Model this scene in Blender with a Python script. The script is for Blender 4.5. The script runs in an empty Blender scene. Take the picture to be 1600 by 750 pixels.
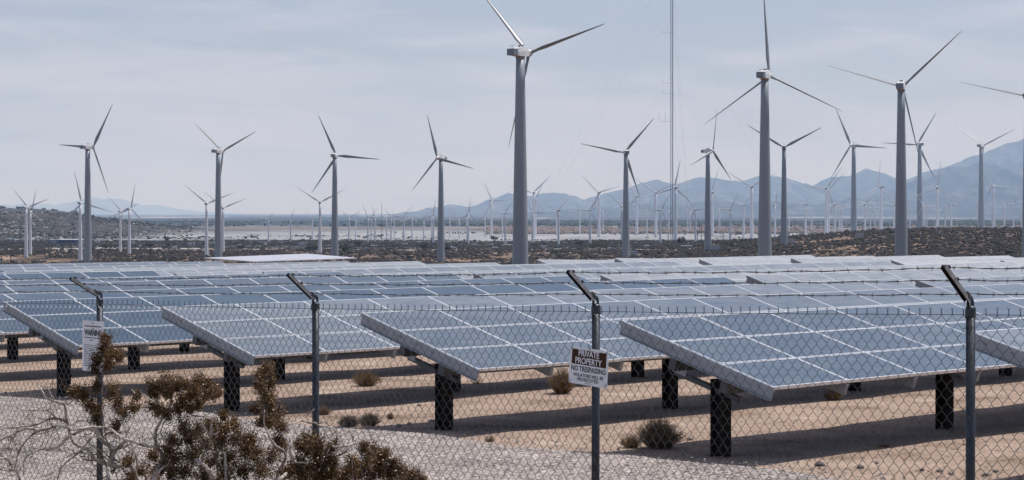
import bpy, math, random
import numpy as np
from mathutils import Vector, Matrix, noise as mnoise

# ------------------------------------------------------------------ camera, world, sun
sc = bpy.context.scene
COL = sc.collection
F = 3300.0                    # focal length in pixels of the 1600 px wide photograph
HY = 332.0                    # image row of the horizon
CH = 2.6                      # camera height above the datum
rnd = random.Random(7)
R = math.radians

cam_d = bpy.data.cameras.new('camera')
cam = bpy.data.objects.new('camera', cam_d)
COL.objects.link(cam)
cam_d.sensor_width = 36.0
cam_d.lens = F / 1600.0 * 36.0
cam_d.shift_y = -(375.0 - HY) / 1600.0
cam_d.clip_start = 0.5
cam_d.clip_end = 150000.0
cam.location = (0, 0, CH)
cam.rotation_euler = (R(90), 0, 0)
sc.camera = cam

SUN_EL, SUN_AZ = R(66), math.atan2(.90, .43)      # azimuth measured from +Y towards +X
sun_dir = Vector((math.sin(SUN_AZ) * math.cos(SUN_EL), math.cos(SUN_AZ) * math.cos(SUN_EL), math.sin(SUN_EL)))
sd = bpy.data.lights.new('sun', 'SUN')
sd.energy = 5.0
sd.angle = R(.53)
sd.color = (1.0, .965, .925)
so = bpy.data.objects.new('sun', sd)
COL.objects.link(so)
so.rotation_euler = sun_dir.to_track_quat('Z', 'Y').to_euler()
so.location = (0, 0, 300)

w = bpy.data.worlds.new('World')
sc.world = w
w.use_nodes = True
nt = w.node_tree
nt.nodes.clear()
N = nt.nodes.new
out = N('ShaderNodeOutputWorld'); bg = N('ShaderNodeBackground'); sky = N('ShaderNodeTexSky')
sky.sky_type = 'NISHITA'; sky.sun_disc = False
sky.sun_elevation = SUN_EL; sky.sun_rotation = SUN_AZ
sky.air_density = 1.3; sky.dust_density = .9; sky.ozone_density = 2.2; sky.altitude = 300
bg.inputs['Strength'].default_value = .08
tc = N('ShaderNodeTexCoord'); mp = N('ShaderNodeMapping'); ns = N('ShaderNodeTexNoise'); cr = N('ShaderNodeValToRGB')
mp.inputs['Scale'].default_value = (4.2, 3.0, 26.0)
mp.inputs['Location'].default_value = (.6, .2, .35)
ns.inputs['Scale'].default_value = 2.1; ns.inputs['Detail'].default_value = 7; ns.inputs['Roughness'].default_value = .52
ns.inputs['Distortion'].default_value = .5
mixc = N('ShaderNodeMix'); mixc.data_type = 'RGBA'
mixc.inputs[7].default_value = (8.1, 8.2, 9.75, 1)      # thin pale dust veil and cirrus, denser towards the horizon
sxyz = N('ShaderNodeSeparateXYZ'); off = N('ShaderNodeMath'); off.operation = 'MULTIPLY_ADD'
off.inputs[1].default_value = -.30
nsub = N('ShaderNodeMath'); nsub.operation = 'SUBTRACT'; nsub.inputs[1].default_value = .5
cr.color_ramp.interpolation = 'EASE'
for e_, (p_, v_) in zip([cr.color_ramp.elements[0], cr.color_ramp.elements[1]] + [cr.color_ramp.elements.new(x_) for x_ in (.3, .6)],
                        ((0.0, .95), (.060, .90), (.100, .30), (.5, .05))):
    e_.position = p_; e_.color = (v_, v_, v_, 1)
L = nt.links.new
L(tc.outputs['Generated'], mp.inputs['Vector']); L(mp.outputs['Vector'], ns.inputs['Vector'])
L(tc.outputs['Generated'], sxyz.inputs[0]); L(ns.outputs['Fac'], nsub.inputs[0]); L(nsub.outputs[0], off.inputs[0]); L(sxyz.outputs['Z'], off.inputs[2])
L(off.outputs[0], cr.inputs['Fac']); L(cr.outputs['Color'], mixc.inputs[0])
tint = N('ShaderNodeMix'); tint.data_type = 'RGBA'; tint.blend_type = 'MULTIPLY'; tint.inputs[0].default_value = 1; tint.inputs[7].default_value = (.83, .90, 1.15, 1)
L(sky.outputs['Color'], tint.inputs[6]); L(tint.outputs[2], mixc.inputs[6])
L(mixc.outputs[2], bg.inputs['Color']); L(bg.outputs[0], out.inputs['Surface'])

sc.view_settings.view_transform = 'Standard'
sc.view_settings.look = 'None'
sc.view_settings.exposure = -.11
sc.view_settings.gamma = 1.0
sc.cycles.max_bounces = 6
sc.cycles.volume_bounces = 1
sc.cycles.caustics_reflective = False
sc.cycles.caustics_refractive = False

# ------------------------------------------------------------------ materials
def mat(name, col, rough=.8, metal=0.0, var=None, scale=8.0, bump=0.0, bscale=30.0, spec=None, detail=6, coat=0.0, stretch=None):
    """principled material; var = second colour mixed in by object-space noise"""
    m = bpy.data.materials.new(name); m.use_nodes = True
    t = m.node_tree; b = t.nodes['Principled BSDF']
    b.inputs['Base Color'].default_value = (*col, 1)
    b.inputs['Roughness'].default_value = rough
    b.inputs['Metallic'].default_value = metal
    if spec is not None: b.inputs['Specular IOR Level'].default_value = spec
    if coat: b.inputs['Coat Weight'].default_value = coat
    c = t.nodes.new('ShaderNodeTexCoord')
    src = c.outputs['Object']
    if stretch:
        mm = t.nodes.new('ShaderNodeMapping'); mm.inputs['Scale'].default_value = stretch
        t.links.new(src, mm.inputs['Vector']); src = mm.outputs['Vector']
    if var:
        n = t.nodes.new('ShaderNodeTexNoise'); n.inputs['Scale'].default_value = scale; n.inputs['Detail'].default_value = detail
        n.inputs['Roughness'].default_value = .6
        r = t.nodes.new('ShaderNodeValToRGB')
        r.color_ramp.elements[0].position = .36; r.color_ramp.elements[1].position = .66
        r.color_ramp.elements[0].color = (*col, 1); r.color_ramp.elements[1].color = (*var, 1)
        t.links.new(src, n.inputs['Vector']); t.links.new(n.outputs['Fac'], r.inputs['Fac'])
        t.links.new(r.outputs['Color'], b.inputs['Base Color'])
    if bump:
        n2 = t.nodes.new('ShaderNodeTexNoise'); n2.inputs['Scale'].default_value = bscale; n2.inputs['Detail'].default_value = 5
        bp = t.nodes.new('ShaderNodeBump'); bp.inputs['Strength'].default_value = bump; bp.inputs['Distance'].default_value = .02
        t.links.new(src, n2.inputs['Vector']); t.links.new(n2.outputs['Fac'], bp.inputs['Height'])
        t.links.new(bp.outputs['Normal'], b.inputs['Normal'])
    return m

M = {}
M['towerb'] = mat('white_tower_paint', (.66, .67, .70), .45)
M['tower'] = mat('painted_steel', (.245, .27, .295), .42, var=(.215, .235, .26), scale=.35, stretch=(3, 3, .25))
M['nacelle'] = mat('nacelle_paint', (.74, .74, .73), .4, var=(.62, .61, .6), scale=.8)
M['grille'] = mat('dark_grille', (.16, .18, .2), .6)
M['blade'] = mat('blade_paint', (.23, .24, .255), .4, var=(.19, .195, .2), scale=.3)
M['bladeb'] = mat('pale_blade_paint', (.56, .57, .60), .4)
M['collar'] = mat('rusty_collar', (.28, .2, .14), .7)
M['alu'] = mat('panel_frame_metal', (.80, .81, .83), .38, metal=.35)
M['galv'] = mat('galvanised_steel', (.30, .32, .345), .5, metal=.3, var=(.26, .28, .30), scale=5, bump=.03)
M['dgalv'] = mat('weathered_galvanised_pipe', (.045, .053, .065), .45, metal=.55, var=(.030, .035, .042), scale=22, bump=.15, stretch=(1, 1, .4))
M['armg'] = mat('grey_arm_steel', (.30, .31, .32), .4, metal=.3, var=(.17, .17, .17), scale=30)
M['wire'] = mat('galvanised_wire', (.075, .078, .085), .42, metal=.3, var=(.04, .042, .046), scale=30)
M['rwire'] = mat('weathered_barbed_wire', (.09, .075, .065), .6, metal=.5)
M['pile'] = mat('black_steel_pile', (.010, .009, .008), .8, var=(.020, .014, .010), scale=9, bump=.2, spec=.2)
M['dark'] = mat('dark_beam', (.07, .075, .08), .6, metal=.3)
M['white'] = mat('white_sign_face', (.74, .75, .77), .5, var=(.66, .66, .66), scale=9)
M['canopy'] = mat('white_canopy_sheet', (.40, .41, .46), .6, var=(.37, .38, .42), scale=.6)
M['brown'] = mat('brown_sign_print', (.05, .021, .009), .7, spec=.2)
M['black'] = mat('black_print', (.018, .018, .02), .6)
M['branch'] = mat('bleached_bark', (.56, .50, .45), .8, var=(.13, .09, .065), scale=11, bump=.5, bscale=60)
M['twig'] = mat('dry_twig', (.13, .09, .065), .9, var=(.07, .048, .035), scale=20)
M['leaf'] = mat('rusty_brown_leaf', (.112, .056, .017), .6, var=(.038, .019, .008), scale=7, detail=3, spec=.2)
M['leaf2'] = mat('pale_dry_leaf', (.34, .22, .10), .4)
M['weed'] = mat('golden_dry_weed', (.22, .135, .05), .8, var=(.13, .08, .03), scale=9)
M['weedd'] = mat('dark_dry_weed', (.10, .078, .05), .85, var=(.03, .024, .02), scale=9)
M['weedb'] = mat('brown_dry_weed', (.24, .155, .08), .85, var=(.10, .065, .038), scale=9)
M['rock'] = mat('pale_rock', (.36, .31, .27), .9, var=(.25, .21, .18), scale=7, bump=.6, bscale=14)
M['rockd'] = mat('dark_rock', (.15, .13, .12), .9, var=(.1, .085, .075), scale=7, bump=.6, bscale=14)
M['pebble'] = mat('road_pebbles', (.28, .26, .245), .9, var=(.16, .145, .135), scale=60)
M['scrub'] = mat('creosote_scrub', (.019, .0135, .009), .95, var=(.009, .007, .005), scale=.9)
M['tree'] = mat('dark_desert_tree', (.045, .05, .03), .9, var=(.02, .024, .016), scale=.8)
M['trunk'] = mat('brown_tree_trunk', (.12, .085, .06), .9)
M['wood'] = mat('utility_pole_wood', (.07, .05, .04), .9)
M['wallw'] = mat('pale_painted_wall', (.66, .66, .66), .7, var=(.55, .55, .55), scale=.6)
M['wallb'] = mat('blue_grey_wall', (.12, .16, .22), .6, var=(.09, .12, .17), scale=.3)
M['wallg'] = mat('grey_wall', (.3, .31, .33), .7)
M['roof'] = mat('pale_metal_roof', (.6, .62, .65), .5)
M['glass'] = mat('dark_window_glass', (.03, .035, .045), .12)
M['tyre'] = mat('black_rubber', (.02, .02, .02), .8)
M['carw'] = mat('white_car_paint', (.75, .76, .78), .25, coat=.5)
M['mast'] = mat('mast_steel', (.22, .24, .28), .5, metal=.4)

def solar_glass():
    m = bpy.data.materials.new('solar_glass'); m.use_nodes = True
    t = m.node_tree; b = t.nodes['Principled BSDF']
    n = t.nodes.new
    oi = n('ShaderNodeObjectInfo'); tcx = n('ShaderNodeTexCoord')
    ns = n('ShaderNodeTexNoise'); ns.inputs['Scale'].default_value = 2.3; ns.inputs['Detail'].default_value = 6
    t.links.new(tcx.outputs['Object'], ns.inputs['Vector'])
    ad = n('ShaderNodeMath'); ad.operation = 'MULTIPLY_ADD'; ad.inputs[1].default_value = .35; 
    t.links.new(oi.outputs['Random'], ad.inputs[0]); t.links.new(ns.outputs['Fac'], ad.inputs[2])
    r = n('ShaderNodeValToRGB')
    r.color_ramp.elements[0].position = .35; r.color_ramp.elements[1].position = 1.0
    r.color_ramp.elements[0].color = (.024, .050, .074, 1); r.color_ramp.elements[1].color = (.055, .083, .105, 1)
    t.links.new(ad.outputs[0], r.inputs['Fac']); t.links.new(r.outputs['Color'], b.inputs['Base Color'])
    b.inputs['Roughness'].default_value = .16
    b.inputs['IOR'].default_value = 1.72
    # wafer streaks in the gloss from dust and dried rain
    n2 = n('ShaderNodeTexNoise'); n2.inputs['Scale'].default_value = 9; n2.inputs['Detail'].default_value = 4
    mr = n('ShaderNodeMapRange'); mr.inputs['To Min'].default_value = .10; mr.inputs['To Max'].default_value = .26
    t.links.new(tcx.outputs['Object'], n2.inputs['Vector']); t.links.new(n2.outputs['Fac'], mr.inputs['Value'])
    t.links.new(mr.outputs['Result'], b.inputs['Roughness'])
    # pale dust layer doubling as painted-in sky reflection, stronger the flatter one looks across it
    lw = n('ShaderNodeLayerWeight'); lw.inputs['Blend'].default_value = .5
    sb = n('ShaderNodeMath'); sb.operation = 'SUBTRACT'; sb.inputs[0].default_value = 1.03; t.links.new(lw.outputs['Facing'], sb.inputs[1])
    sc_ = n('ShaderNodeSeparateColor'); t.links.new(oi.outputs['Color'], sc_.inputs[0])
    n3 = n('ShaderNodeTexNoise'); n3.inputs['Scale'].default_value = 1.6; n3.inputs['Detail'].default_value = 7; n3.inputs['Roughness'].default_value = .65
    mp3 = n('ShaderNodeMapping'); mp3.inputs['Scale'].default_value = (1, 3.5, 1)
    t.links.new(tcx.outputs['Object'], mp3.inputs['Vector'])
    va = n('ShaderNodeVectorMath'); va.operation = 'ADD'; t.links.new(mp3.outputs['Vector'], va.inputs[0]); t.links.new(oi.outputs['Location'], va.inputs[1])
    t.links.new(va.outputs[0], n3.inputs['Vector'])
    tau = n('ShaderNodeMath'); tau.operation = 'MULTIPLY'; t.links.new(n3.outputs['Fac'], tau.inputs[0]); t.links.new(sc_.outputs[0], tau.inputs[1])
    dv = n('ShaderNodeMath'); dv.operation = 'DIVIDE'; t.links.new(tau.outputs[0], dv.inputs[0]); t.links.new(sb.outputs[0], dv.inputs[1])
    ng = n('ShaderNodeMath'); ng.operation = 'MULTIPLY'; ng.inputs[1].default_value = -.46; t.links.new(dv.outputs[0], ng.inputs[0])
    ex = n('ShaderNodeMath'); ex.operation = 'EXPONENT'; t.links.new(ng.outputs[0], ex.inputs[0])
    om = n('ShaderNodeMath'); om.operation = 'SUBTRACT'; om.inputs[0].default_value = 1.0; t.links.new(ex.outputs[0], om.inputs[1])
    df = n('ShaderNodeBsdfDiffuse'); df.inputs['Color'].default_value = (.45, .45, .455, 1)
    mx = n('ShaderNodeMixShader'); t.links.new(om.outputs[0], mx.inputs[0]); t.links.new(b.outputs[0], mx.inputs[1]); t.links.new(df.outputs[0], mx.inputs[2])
    t.links.new(mx.outputs[0], t.nodes['Material Output'].inputs['Surface'])
    return m
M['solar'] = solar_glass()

# ------------------------------------------------------------------ helpers
def tag(o, label=None, cat=None, group=None, kind=None):
    if label: o['label'] = label
    if cat: o['category'] = cat
    if group: o['group'] = group
    if kind: o['kind'] = kind
    return o

def empty(name, loc, rz=0.0, **k):
    o = bpy.data.objects.new(name, None); o.empty_display_size = .3
    COL.objects.link(o); o.location = loc; o.rotation_euler = (0, 0, rz)
    return tag(o, **k)

class MB:
    def __init__(s): s.v = []; s.f = []; s.m = []; s.n = 0
    def add(s, vs, fs, mi=0):
        b = s.n; s.v.extend([tuple(p) for p in vs]); s.n += len(vs)
        for f in fs: s.f.append(tuple(i + b for i in f)); s.m.append(mi)
    def box(s, c, d, rot=None, mi=0, taper=None):
        hx, hy, hz = d[0] / 2, d[1] / 2, d[2] / 2
        pts = []
        for z in (-hz, hz):
            k = taper if (taper and z > 0) else 1
            for x, y in ((-hx, -hy), (hx, -hy), (hx, hy), (-hx, hy)): pts.append(Vector((x * k, y * k, z)))
        if rot is not None: pts = [rot @ p for p in pts]
        c = Vector(c)
        s.add([p + c for p in pts], [(3, 2, 1, 0), (4, 5, 6, 7), (0, 1, 5, 4), (1, 2, 6, 5), (2, 3, 7, 6), (3, 0, 4, 7)], mi)
    def bar(s, a, b, wd, ht=None, mi=0, up=(0, 0, 1)):
        a = Vector(a); b = Vector(b); d = b - a; l = d.length
        if l < 1e-6: return
        z = d / l; u = Vector(up)
        if abs(z.dot(u)) > .98: u = Vector((1, 0, 0))
        x = u.cross(z).normalized(); y = z.cross(x)
        rot = Matrix((x, y, z)).transposed()
        s.box((a + b) / 2, (wd, ht or wd, l), rot, mi)
    def tube(s, pts, rad, sides=6, mi=0, cap=True):
        pts = [Vector(p) for p in pts]
        if not hasattr(rad, '__len__'): rad = [rad] * len(pts)
        ring = []; ref = None
        for i, p in enumerate(pts):
            t = (pts[min(i + 1, len(pts) - 1)] - pts[max(i - 1, 0)])
            if t.length < 1e-9: t = Vector((0, 0, 1))
            t.normalize()
            if ref is None:
                ref = Vector((0, 0, 1)) if abs(t.z) < .9 else Vector((1, 0, 0))
            x = (ref - t * ref.dot(t))
            if x.length < 1e-5: x = Vector((1, 0, 0)) - t * t.x
            x.normalize(); y = t.cross(x); ref = x
            ring.append([p + (x * math.cos(2 * math.pi * k / sides) + y * math.sin(2 * math.pi * k / sides)) * rad[i] for k in range(sides)])
        vs = [q for r_ in ring for q in r_]; fs = []
        for i in range(len(pts) - 1):
            for k in range(sides):
                k2 = (k + 1) % sides
                fs.append((i * sides + k, i * sides + k2, (i + 1) * sides + k2, (i + 1) * sides + k))
        if cap:
            fs.append(tuple(range(sides))[::-1]); fs.append(tuple((len(pts) - 1) * sides + k for k in range(sides)))
        s.add(vs, fs, mi)
    def mesh(s, name, mats, smooth=False):
        me = bpy.data.meshes.new(name)
        me.from_pydata(s.v, [], s.f)
        for m in (mats if isinstance(mats, (list, tuple)) else [mats]): me.materials.append(m)
        if any(s.m): me.polygons.foreach_set('material_index', s.m)
        if smooth: me.polygons.foreach_set('use_smooth', [True] * len(s.f))
        me.update()
        return me
    def build(s, name, mats, parent=None, smooth=False):
        return link(name, s.mesh(name, mats, smooth), parent)

def link(name, me, parent=None, loc=None, rot=None):
    o = bpy.data.objects.new(name, me); COL.objects.link(o)
    if parent is not None: o.parent = parent
    if loc is not None: o.location = loc
    if rot is not None: o.rotation_euler = rot
    return o

def ss(x, a, b):
    t = np.clip((np.asarray(x, float) - a) / (b - a), 0, 1)
    return t * t * (3 - 2 * t)

# cheap vectorised value noise
_rs = np.random.RandomState(11)
_P = _rs.rand(256, 256)
def vnoise(x, y):
    x = np.asarray(x, float); y = np.asarray(y, float)
    xi = np.floor(x).astype(int); yi = np.floor(y).astype(int)
    fx = x - xi; fy = y - yi
    fx = fx * fx * (3 - 2 * fx); fy = fy * fy * (3 - 2 * fy)
    a = _P[xi & 255, yi & 255]; b = _P[(xi + 1) & 255, yi & 255]
    c = _P[xi & 255, (yi + 1) & 255]; d = _P[(xi + 1) & 255, (yi + 1) & 255]
    return (a * (1 - fx) + b * fx) * (1 - fy) + (c * (1 - fx) + d * fx) * fy - .5
def fbm(x, y, o=4):
    s = 0; a = 1.0
    for i in range(o):
        s = s + a * vnoise(x * 2 ** i + 17.3 * i, y * 2 ** i + 5.1 * i); a *= .5
    return s

# ------------------------------------------------------------------ terrain
# field lattice: upper left corner of row k stands at (1.171-3.03k+t, 22.73+3.387k+t)
def kt(x, y):
    k = ((y - 22.73) - (x - 1.171)) / 6.417
    return k, x - 1.171 + 3.03 * k
def row_top(k, t):                                   # drop of the upper panel edge below the camera
    return 1.157 + .075 * k + .36 * float(ss(t, 28, 43))
PROF_Y = [0, 60, 130, 300, 485, 920, 1800, 3000, 9000, 60000]
PROF_H = [3, 3.4, 5.2, 10.5, 14.6, 22.2, 25, 26, 28, 40]
def ground(x, y, rough=True):
    x = np.asarray(x, float); y = np.asarray(y, float)
    k, t = kt(x, y)
    near = 2.6 + .075 * np.clip(k, -5, 16) + .36 * ss(t, 28, 43)
    far = np.interp(y, PROF_Y, PROF_H)
    ridge = 13.6 * ss(x, 35, 265) * np.where(y < 1210, ss(y, 420, 1190), 1 - ss(y, 1230, 1750))
    ridge = ridge + 1.1 * fbm(x / 90, y / 90, 3) * ss(y, 500, 900)
    # low brown hills on the left
    hill = (23 * ss(-x, 330, 600) * np.exp(-((y - 2650) / 330) ** 2) + 5 * np.exp(-((x + 585) / 70) ** 2 - ((y - 2500) / 260) ** 2)) * (1 + .30 * fbm(x / 130, y / 130, 4))
    hill2 = 34 * ss(-x, 700, 900) * np.exp(-((y - 3900) / 600) ** 2)
    far = far - ridge - hill - hill2
    b = ss(y, 118, 300)
    h = near * (1 - b) + far * b
    if rough:
        amp = ss(y, 6, 20)
        h = h + amp * (.05 * fbm(x / 2.3, y / 2.3, 4) * (1 - b) + .5 * b * fbm(x / 14, y / 14, 3))
    return CH - h
def gz(x, y): return float(ground(x, y))
def at(px, py, z):                                    # world point that appears at a pixel of the photograph at depth z
    return Vector(((px - 800) * z / F, z, CH - (py - HY) * z / F))
def depth_of(px, py, lo=300, hi=9000):                # depth where the ground shows at this pixel
    zs = np.geomspace(lo, hi, 600)
    g = ground((px - 800) / F * zs, zs, False)
    yy = HY + F * (CH - g) / zs
    for i in range(len(zs) - 1, 0, -1):
        if yy[i] <= py <= yy[i - 1] or yy[i - 1] <= py <= yy[i]: return float(zs[i])
    return float(zs[np.argmin(abs(yy - py))])

def grid_mesh(name, X, Y, Z, m, parent=None):
    nr, nc = X.shape
    co = np.stack([X, Y, Z], -1).reshape(-1, 3)
    idx = np.arange(nr * nc).reshape(nr, nc)
    q = np.stack([idx[:-1, :-1], idx[:-1, 1:], idx[1:, 1:], idx[1:, :-1]], -1).reshape(-1, 4)
    me = bpy.data.meshes.new(name)
    me.vertices.add(len(co)); me.vertices.foreach_set('co', co.ravel())
    me.loops.add(q.size); me.loops.foreach_set('vertex_index', q.ravel())
    me.polygons.add(len(q)); me.polygons.foreach_set('loop_start', np.arange(0, q.size, 4)); 
    me.polygons.foreach_set('loop_total', np.full(len(q), 4)); me.polygons.foreach_set('use_smooth', np.ones(len(q), bool))
    me.update(calc_edges=True); me.validate()
    me.materials.append(m)
    o = link(name, me, parent)
    return o

def ground_material():
    m = bpy.data.materials.new('desert_ground'); m.use_nodes = True
    t = m.node_tree; b = t.nodes['Principled BSDF']; n = t.nodes.new; l = t.links.new
    b.inputs['Roughness'].default_value = .95; b.inputs['Specular IOR Level'].default_value = .15
    g = n('ShaderNodeNewGeometry'); sp = n('ShaderNodeSeparateXYZ'); l(g.outputs['Position'], sp.inputs[0])
    def noise(scale, detail=5, rough=.6, stretch=None):
        x = n('ShaderNodeTexNoise'); x.inputs['Scale'].default_value = scale; x.inputs['Detail'].default_value = detail
        x.inputs['Roughness'].default_value = rough
        if stretch:
            mp = n('ShaderNodeMapping'); mp.inputs['Scale'].default_value = stretch; l(g.outputs['Position'], mp.inputs['Vector']); l(mp.outputs['Vector'], x.inputs['Vector'])
        else: l(g.outputs['Position'], x.inputs['Vector'])
        return x.outputs['Fac']
    def ramp(src, stops):
        r = n('ShaderNodeValToRGB')
        while len(r.color_ramp.elements) < len(stops): r.color_ramp.elements.new(.5)
        for e, (p, c) in zip(r.color_ramp.elements, stops): e.position = p; e.color = (*c, 1)
        l(src, r.inputs['Fac']); return r.outputs['Color']
    def mix(f, a, c):
        x = n('ShaderNodeMix'); x.data_type = 'RGBA'
        l(f, x.inputs[0]); l(a, x.inputs[6]); l(c, x.inputs[7]); return x.outputs[2]
    def mathn(op, a, bb, c=None):
        x = n('ShaderNodeMath'); x.operation = op
        for i, s in enumerate((a, bb, c)):
            if s is None: continue
            if isinstance(s, (int, float)): x.inputs[i].default_value = s
            else: l(s, x.inputs[i])
        return x.outputs[0]
    def band(src, a, bb):
        x = n('ShaderNodeMapRange'); x.interpolation_type = 'SMOOTHSTEP'
        x.inputs['From Min'].default_value = a; x.inputs['From Max'].default_value = bb
        l(src, x.inputs['Value']); return x.outputs['Result']
    # near sand
    sand = ramp(noise(.9, 9, .62), [(.34, (.20, .142, .105)), (.46, (.31, .23, .18)), (.58, (.36, .27, .213)), (.70, (.45, .355, .285))])
    speck = ramp(noise(26, 4, .7), [(.36, (.45, .41, .38)), (.47, (1, 1, 1)), (.70, (1.16, 1.14, 1.12))])
    mm = n('ShaderNodeMix'); mm.data_type = 'RGBA'; mm.blend_type = 'MULTIPLY'; mm.inputs[0].default_value = .75
    l(sand, mm.inputs[6]); l(speck, mm.inputs[7]); sand = mm.outputs[2]
    # far soils, ordered by distance with ragged edges
    wob = noise(.0022, 6, .6, (1, .45, 1))
    ylog = mathn('LOGARITHM', mathn('MAXIMUM', sp.outputs['Y'], 1.0), 10)
    yw = mathn('ADD', ylog, mathn('MULTIPLY', mathn('SUBTRACT', wob, .5), .22))
    fine = noise(.045, 7, .7, (1, .25, 1)); fine2 = noise(.012, 7, .72, (1, .3, 1))
    soil = ramp(fine, [(.36, (.035, .026, .020)), (.50, (.11, .078, .056)), (.64, (.30, .205, .145))])
    greyscrub = ramp(fine, [(.38, (.02, .02, .02)), (.56, (.045, .042, .040)), (.68, (.26, .24, .23))])
    wash = ramp(fine2, [(.34, (.13, .13, .13)), (.48, (.25, .25, .26)), (.7, (.34, .34, .355))])
    tan = ramp(fine2, [(.36, (.09, .085, .08)), (.52, (.15, .135, .125)), (.68, (.24, .22, .21))])
    veg = ramp(fine2, [(.38, (.018, .030, .036)), (.56, (.035, .048, .052)), (.72, (.13, .13, .125))])
    vfar = ramp(noise(.0011, 6, .7, (1, .12, 1)), [(.42, (.035, .045, .055)), (.56, (.07, .08, .09)), (.64, (.50, .49, .48)), (.70, (.12, .12, .12))])
    c = mix(band(ylog, 2.0, 2.7), sand, soil)
    c = mix(band(yw, 3.10, 3.17), c, greyscrub)
    c = mix(band(yw, 3.26, 3.30), c, wash)
    c = mix(band(yw, 3.44, 3.49), c, tan)
    c = mix(band(yw, 3.60, 3.63), c, veg)
    c = mix(band(yw, 3.86, 3.95), c, vfar)
    # hillside on the left: grey brown slopes with pale cuts
    hillc = ramp(noise(.018, 8, .72, (1, 1, 1)), [(.36, (.02, .021, .021)), (.54, (.05, .047, .043)), (.64, (.085, .076, .07)), (.72, (.28, .265, .26))])
    foot_ = mathn('MULTIPLY', band(sp.outputs['X'], -330, -430), mathn('MULTIPLY', band(sp.outputs['Y'], 1750, 1950), band(sp.outputs['Y'], 3300, 3000)))
    hm = mathn('MAXIMUM', foot_, mathn('MULTIPLY', band(sp.outputs['Z'], -20, -16), band(sp.outputs['Y'], 1700, 2000)))
    c = mix(hm, c, hillc)
    l(c, b.inputs['Base Color'])
    bp = n('ShaderNodeBump'); bp.inputs['Strength'].default_value = .55; bp.inputs['Distance'].default_value = .05
    l(mathn('ADD', noise(5.5, 6, .65), mathn('MULTIPLY', noise(48, 3, .6), .35)), bp.inputs['Height']); l(bp.outputs['Normal'], b.inputs['Normal'])
    return m

ys = np.concatenate([np.linspace(-12, 6, 10, endpoint=False), np.geomspace(6 + 8, 60000 + 8, 640) - 8])
u = np.linspace(-1, 1, 361)
s_ = .32 * u + .9 * u ** 5
XX = s_[None, :] * (ys[:, None] + 26); YY = np.repeat(ys[:, None], len(s_), 1)
g = grid_mesh('ground', XX, YY, ground(XX, YY), ground_material())
tag(g, kind='structure')

# gravel service road in front of the tables: a sheet lying on the ground, its far edge along the table ends
def road_material():
    m = bpy.data.materials.new('road_gravel'); m.use_nodes = True
    t = m.node_tree; b = t.nodes['Principled BSDF']; n = t.nodes.new; l = t.links.new
    b.inputs['Roughness'].default_value = .95; b.inputs['Specular IOR Level'].default_value = .15
    g = n('ShaderNodeNewGeometry')
    v = n('ShaderNodeTexVoronoi'); v.inputs['Scale'].default_value = 34; l(g.outputs['Position'], v.inputs['Vector'])
    r = n('ShaderNodeValToRGB'); r.color_ramp.elements[0].color = (.075, .067, .062, 1); r.color_ramp.elements[1].color = (.60, .555, .53, 1)
    hs = n('ShaderNodeSeparateColor'); l(v.outputs['Color'], hs.inputs[0]); l(hs.outputs[0], r.inputs['Fac'])
    ns = n('ShaderNodeTexNoise'); ns.inputs['Scale'].default_value = 1.1; ns.inputs['Detail'].default_value = 7; l(g.outputs['Position'], ns.inputs['Vector'])
    r2 = n('ShaderNodeValToRGB'); r2.color_ramp.elements[0].position = .35; r2.color_ramp.elements[1].position = .7
    r2.color_ramp.elements[0].color = (.72, .69, .67, 1); r2.color_ramp.elements[1].color = (1.05, .99, .94, 1); l(ns.outputs['Fac'], r2.inputs['Fac'])
    mm = n('ShaderNodeMix'); mm.data_type = 'RGBA'; mm.blend_type = 'MULTIPLY'; mm.inputs[0].default_value = 1
    l(r.outputs['Color'], mm.inputs[6]); l(r2.outputs['Color'], mm.inputs[7]); l(mm.outputs[2], b.inputs['Base Color'])
    bp = n('ShaderNodeBump'); bp.inputs['Strength'].default_value = .8; bp.inputs['Distance'].default_value = .02
    l(v.outputs['Distance'], bp.inputs['Height']); l(bp.outputs['Normal'], b.inputs['Normal'])
    return m
def edge_w(k): return .02 + .28 * fbm(np.asarray(k, float) * 1.7 + 3, np.zeros_like(np.asarray(k, float)) + 9.5, 4)
kk = np.linspace(-6.5, 16, 420)
tt = np.concatenate([[0, .03, .08, .16], np.linspace(.3, 14, 90)])
K, T = np.meshgrid(kk, tt, indexing='ij')
te = edge_w(K) - T                                   # t runs from the ragged edge towards the camera
RX = 1.171 - 3.03 * K + te; RY = 22.73 + 3.387 * K + te
lift = -.03 + .085 * ss(T, 0, .3)
rd = grid_mesh('gravel_road', RX, RY, ground(RX, RY) + lift + .012 * fbm(RX * 3, RY * 3, 3), road_material())
tag(rd, kind='structure')

# ------------------------------------------------------------------ mountains
def mountain_material(name, c1, c2, c3):
    m = bpy.data.materials.new(name); m.use_nodes = True
    t = m.node_tree; b = t.nodes['Principled BSDF']; n = t.nodes.new; l = t.links.new
    b.inputs['Roughness'].default_value = 1; b.inputs['Specular IOR Level'].default_value = .05
    g = n('ShaderNodeNewGeometry'); ns = n('ShaderNodeTexNoise'); ns.inputs['Scale'].default_value = .0035; ns.inputs['Detail'].default_value = 9; ns.inputs['Roughness'].default_value = .68
    l(g.outputs['Position'], ns.inputs['Vector'])
    r = n('ShaderNodeValToRGB'); r.color_ramp.elements.new(.5)
    for e, (p, c) in zip(r.color_ramp.elements, ((.35, c1), (.52, c2), (.7, c3))): e.position = p; e.color = (*c, 1)
    l(ns.outputs['Fac'], r.inputs['Fac']); l(r.outputs['Color'], b.inputs['Base Color'])
    return m
MM = mountain_material('mountain_rock', (.010, .012, .013), (.040, .042, .042), (.16, .15, .14))
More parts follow.
